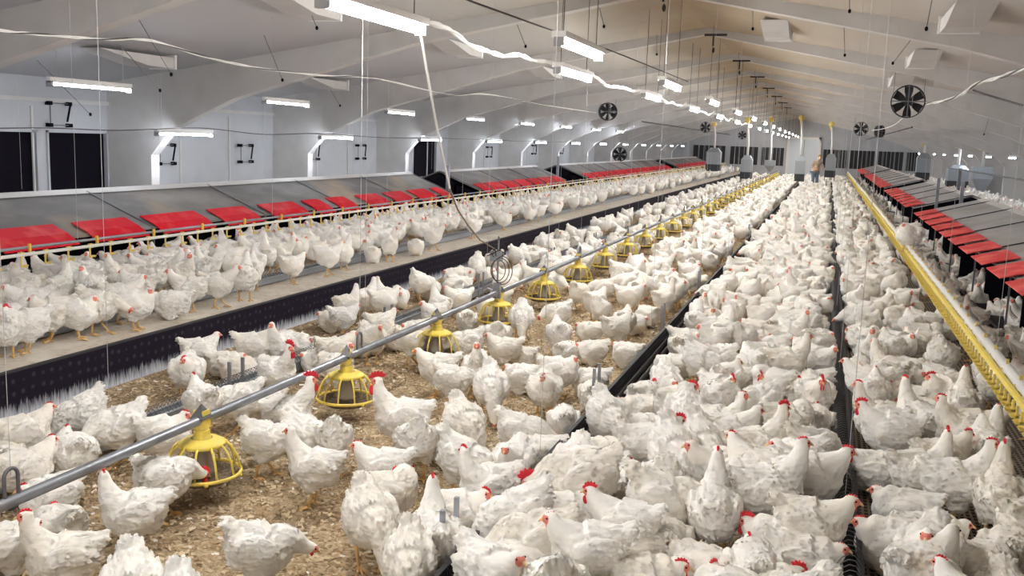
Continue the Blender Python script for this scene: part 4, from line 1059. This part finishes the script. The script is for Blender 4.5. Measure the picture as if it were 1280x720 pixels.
for (y0, y1) in ((3.0, 9), (9, 20), (20, 34), (34, 58)):
    k = {3.0: 0, 9: -.01, 20: .01, 34: .04}[y0]
    fill(-1.08, .06, y0, y1, .215+k, W_RIGHT)
    fill(.34, .98, y0, y1, .215+k, W_RIGHT)
    fill(1.22, 1.50, y0, y1, .25+k, W_PLAT, hb=(180, 60))
    fill(1.50, 2.02, max(y0, 6), y1, .30+k, W_PLAT, hb=(180, 60))
    fill(-6.5, -5.36, max(y0, 4.5), y1, .225+k, W_PLAT, hb=(180, 90))
    fill(-5.12, -4.98, max(y0, 4.5), y1, .27+k, W_PLAT, tries=8)
fill(-4.30, -3.88, 7.9, 9.5, .25, W_LIT, lambda x, y: 1, tries=30); fill(-3.44, -2.95, 5.6, 9.5, .29, W_LIT, lambda x, y: .8, tries=20)
def dl(x, y):       # litter: bare near the camera, filling up further down the barn
    if x < -3.8: return .05 if y < 7.2 else min(1, .2+(y-7.2)*.25)
    return 0 if y < 7.6 else min(1, (y-7.6)*.12)
fill(-4.25, -3.88, 9.0, 20, .25, W_LOW, dl); fill(-3.46, -1.42, 7.6, 11, .33, W_LIT, lambda x, y: .5 if x < -2.0 else .8)
fill(-3.46, -2.36, 10.6, 20, .27, W_LOW, lambda x, y: .9, tries=24); fill(-2.36, -1.42, 10.6, 20, .26, W_LIT, lambda x, y: .9, tries=24); fill(-3.50, -3.2, 5.4, 8, .30, W_LIT, lambda x, y: .5)
fill(-4.22, -3.88, 20, 58, .28, W_LOW); fill(-3.46, -2.36, 20, 58, .28, W_LOW); fill(-2.36, -1.42, 20, 34, .27, W_LIT); fill(-2.36, -1.42, 34, 58, .31, W_LIT)
fill(3.9, 5.0, 12, 56, .27, W_PLAT)
fill(-6.7, -6.3, 16.9, 18.0, .3, ['loaf', 'relaxed', 'fluffed']); fill(1.7, 3.4, 18.75, 19.8, .3, W_PLAT); fill(1.7, 3.4, 28.5, 29.9, .3, W_PLAT)
put(1.03, 12.9, 250, PI_['fluffed'], 'big white hen perched on top of the yellow drinker line'); hens[-1][2] = .56

# the 300 hens that show largest stand as objects of their own, all others form the distant flock
vis = []
for h in hens:
    u, v, d = proj((h[0], h[1], h[2]+.2))
    if d > .5 and -45 < u < 1330 and v < 830: h.append(d); vis.append(h)
vis.sort(key=lambda h: (h[6] if h[5] is None else h[6]*.6))
near, far = vis[:300], vis[300:]
print('HENS', len(hens), 'in view', len(vis), 'near limit', near[-1][6])

# labels
def zname(x):
    if x < -4.62: return 'on left platform', -4.62, 1
    if x < -3.66: return 'beside black riser', -4.6, -1
    if x < -1.24: return 'on open litter', -1.24, 1
    if x < .20: return 'in packed flock', .20, 1
    if x < 1.06: return 'right of dark trough', .2, -1
    return 'under right nests', 1.06, -1
EDGE = {'on left platform': 'from platform edge', 'beside black riser': 'out from riser', 'on open litter': 'from mesh trough', 'in packed flock': 'from dark trough',
        'right of dark trough': 'out from trough', 'under right nests': 'from drinker line'}
PW = {'alert': 'upright', 'alert_left': 'upright', 'alert_right': 'upright', 'relaxed': 'standing', 'peck': 'pecking', 'low': 'stooping', 'loaf': 'crouching', 'loaf_turn': 'crouching', 'preen': 'preening', 'walk': 'walking', 'fluffed': 'fluffed'}
bands = {}
for h in near:
    z = zname(h[0])[0]; k = max(0, round(2*(h[1]-PANY[0])/1.475)); bands.setdefault((z, k), []).append(h)
for (z, k), L_ in bands.items():
    e, s = zname(L_[0][0])[1:]
    L_.sort(key=lambda h: abs(h[0]-e))
    for i, h in enumerate(L_):
        if h[5] is None:
            fd = 'abreast %s feeder' % nth(k//2, 'nearest') if k % 2 == 0 else 'between %s and %s feeders' % (nth(k//2, 'nearest'), nth(k//2+1))
            h[5] = '%s white hen %s %s, %s %s' % (PW[POSES[h[4]][0]], zname(h[0])[0], fd, nth(i), EDGE[z])
rs = random.Random(4)
for i, h in enumerate(near):
    x, y, z, rz, pi, lab, d = h
    sc = (rs.uniform(.86, .95)*min(1, 1.06-.012*d) if -4.62 < x < -1.24 else rs.uniform(.92, 1.02)*(1.05 if x > -1.2 and d < 5.5 else min(1, 1.05-.012*d)))
    if 'rooster' in lab: sc *= 1.08
    me, hc, H, mg, X, ms = HEN[pi]
    full = d < 6.6 or 'rooster' in lab
    o = bpy.data.objects.new('hen', me if full else mg); COL.objects.link(o)
    o.location = (x, y, z); o.rotation_euler.z = rz; o.scale = (sc, sc*rs.uniform(.95, 1.06), sc)
    if 'perched' in lab: o.scale = (1.25, 1.25, 1.1)
    zone = zname(x)[0]
    tag(o, lab, 'hen', {'on left platform': 'hens on the left platform', 'beside black riser': 'hens beside the black riser', 'on open litter': 'hens on the open litter'}.get(zone, 'hens in the packed flock'))
    if full:
        ck = 1.7 if 'rooster' in lab or 'big red' in lab else rs.choice([.7, .8, .9, 1.0, 1.25])
        for nm, pm in (('comb', comb_me), ('wattle', wat_me[-1]), ('wattle', wat_me[1]), ('beak', beak_me), ('eye', eye_me[-1]), ('eye', eye_me[1])):
            c = bpy.data.objects.new(nm, pm); COL.objects.link(c); c.parent = o; c.matrix_basis = X @ Matrix.Diagonal((ck, 1, ck, 1)) if nm in ('comb', 'wattle') else X
# distant flock
def join(items, lods, name):
    V = []; Fc = []; MI = []; off = 0
    for (x, y, z, rz, pi, lab, d) in items:
        co, f, mi = lods[0 if d < 17 else 1][pi]; c, s = math.cos(rz), math.sin(rz); k = rs.uniform(.84, .95)
        v = co*k; w = np.empty_like(v); w[:, 0] = v[:, 0]*c-v[:, 1]*s+x; w[:, 1] = v[:, 0]*s+v[:, 1]*c+y; w[:, 2] = v[:, 2]+z
        V.append(w); Fc.append(f+off); MI.append(mi); off += len(v)
    V = np.concatenate(V); Fc = np.concatenate(Fc); MI = np.concatenate(MI)
    me = bpy.data.meshes.new(name); me.vertices.add(len(V)); me.vertices.foreach_set('co', V.astype(np.float32).ravel())
    me.loops.add(len(Fc)*3); me.loops.foreach_set('vertex_index', Fc.astype(np.int32).ravel())
    me.polygons.add(len(Fc)); me.polygons.foreach_set('loop_start', np.arange(0, len(Fc)*3, 3, dtype=np.int32)); me.polygons.foreach_set('material_index', MI)
    me.polygons.foreach_set('use_smooth', np.ones(len(Fc), bool))
    for k in ('feather', 'skin', 'leg', 'red', 'beak'): me.materials.append(M[k])
    me.update(calc_edges=True); me.validate()
    print('FLOCK verts', len(V))
    o = bpy.data.objects.new(name, me); COL.objects.link(o); return o
o = join(far, LOD, 'distant_flock')
tag(o, 'distant white flock filling the barn floor and platforms to the far end', 'flock', kind='stuff')
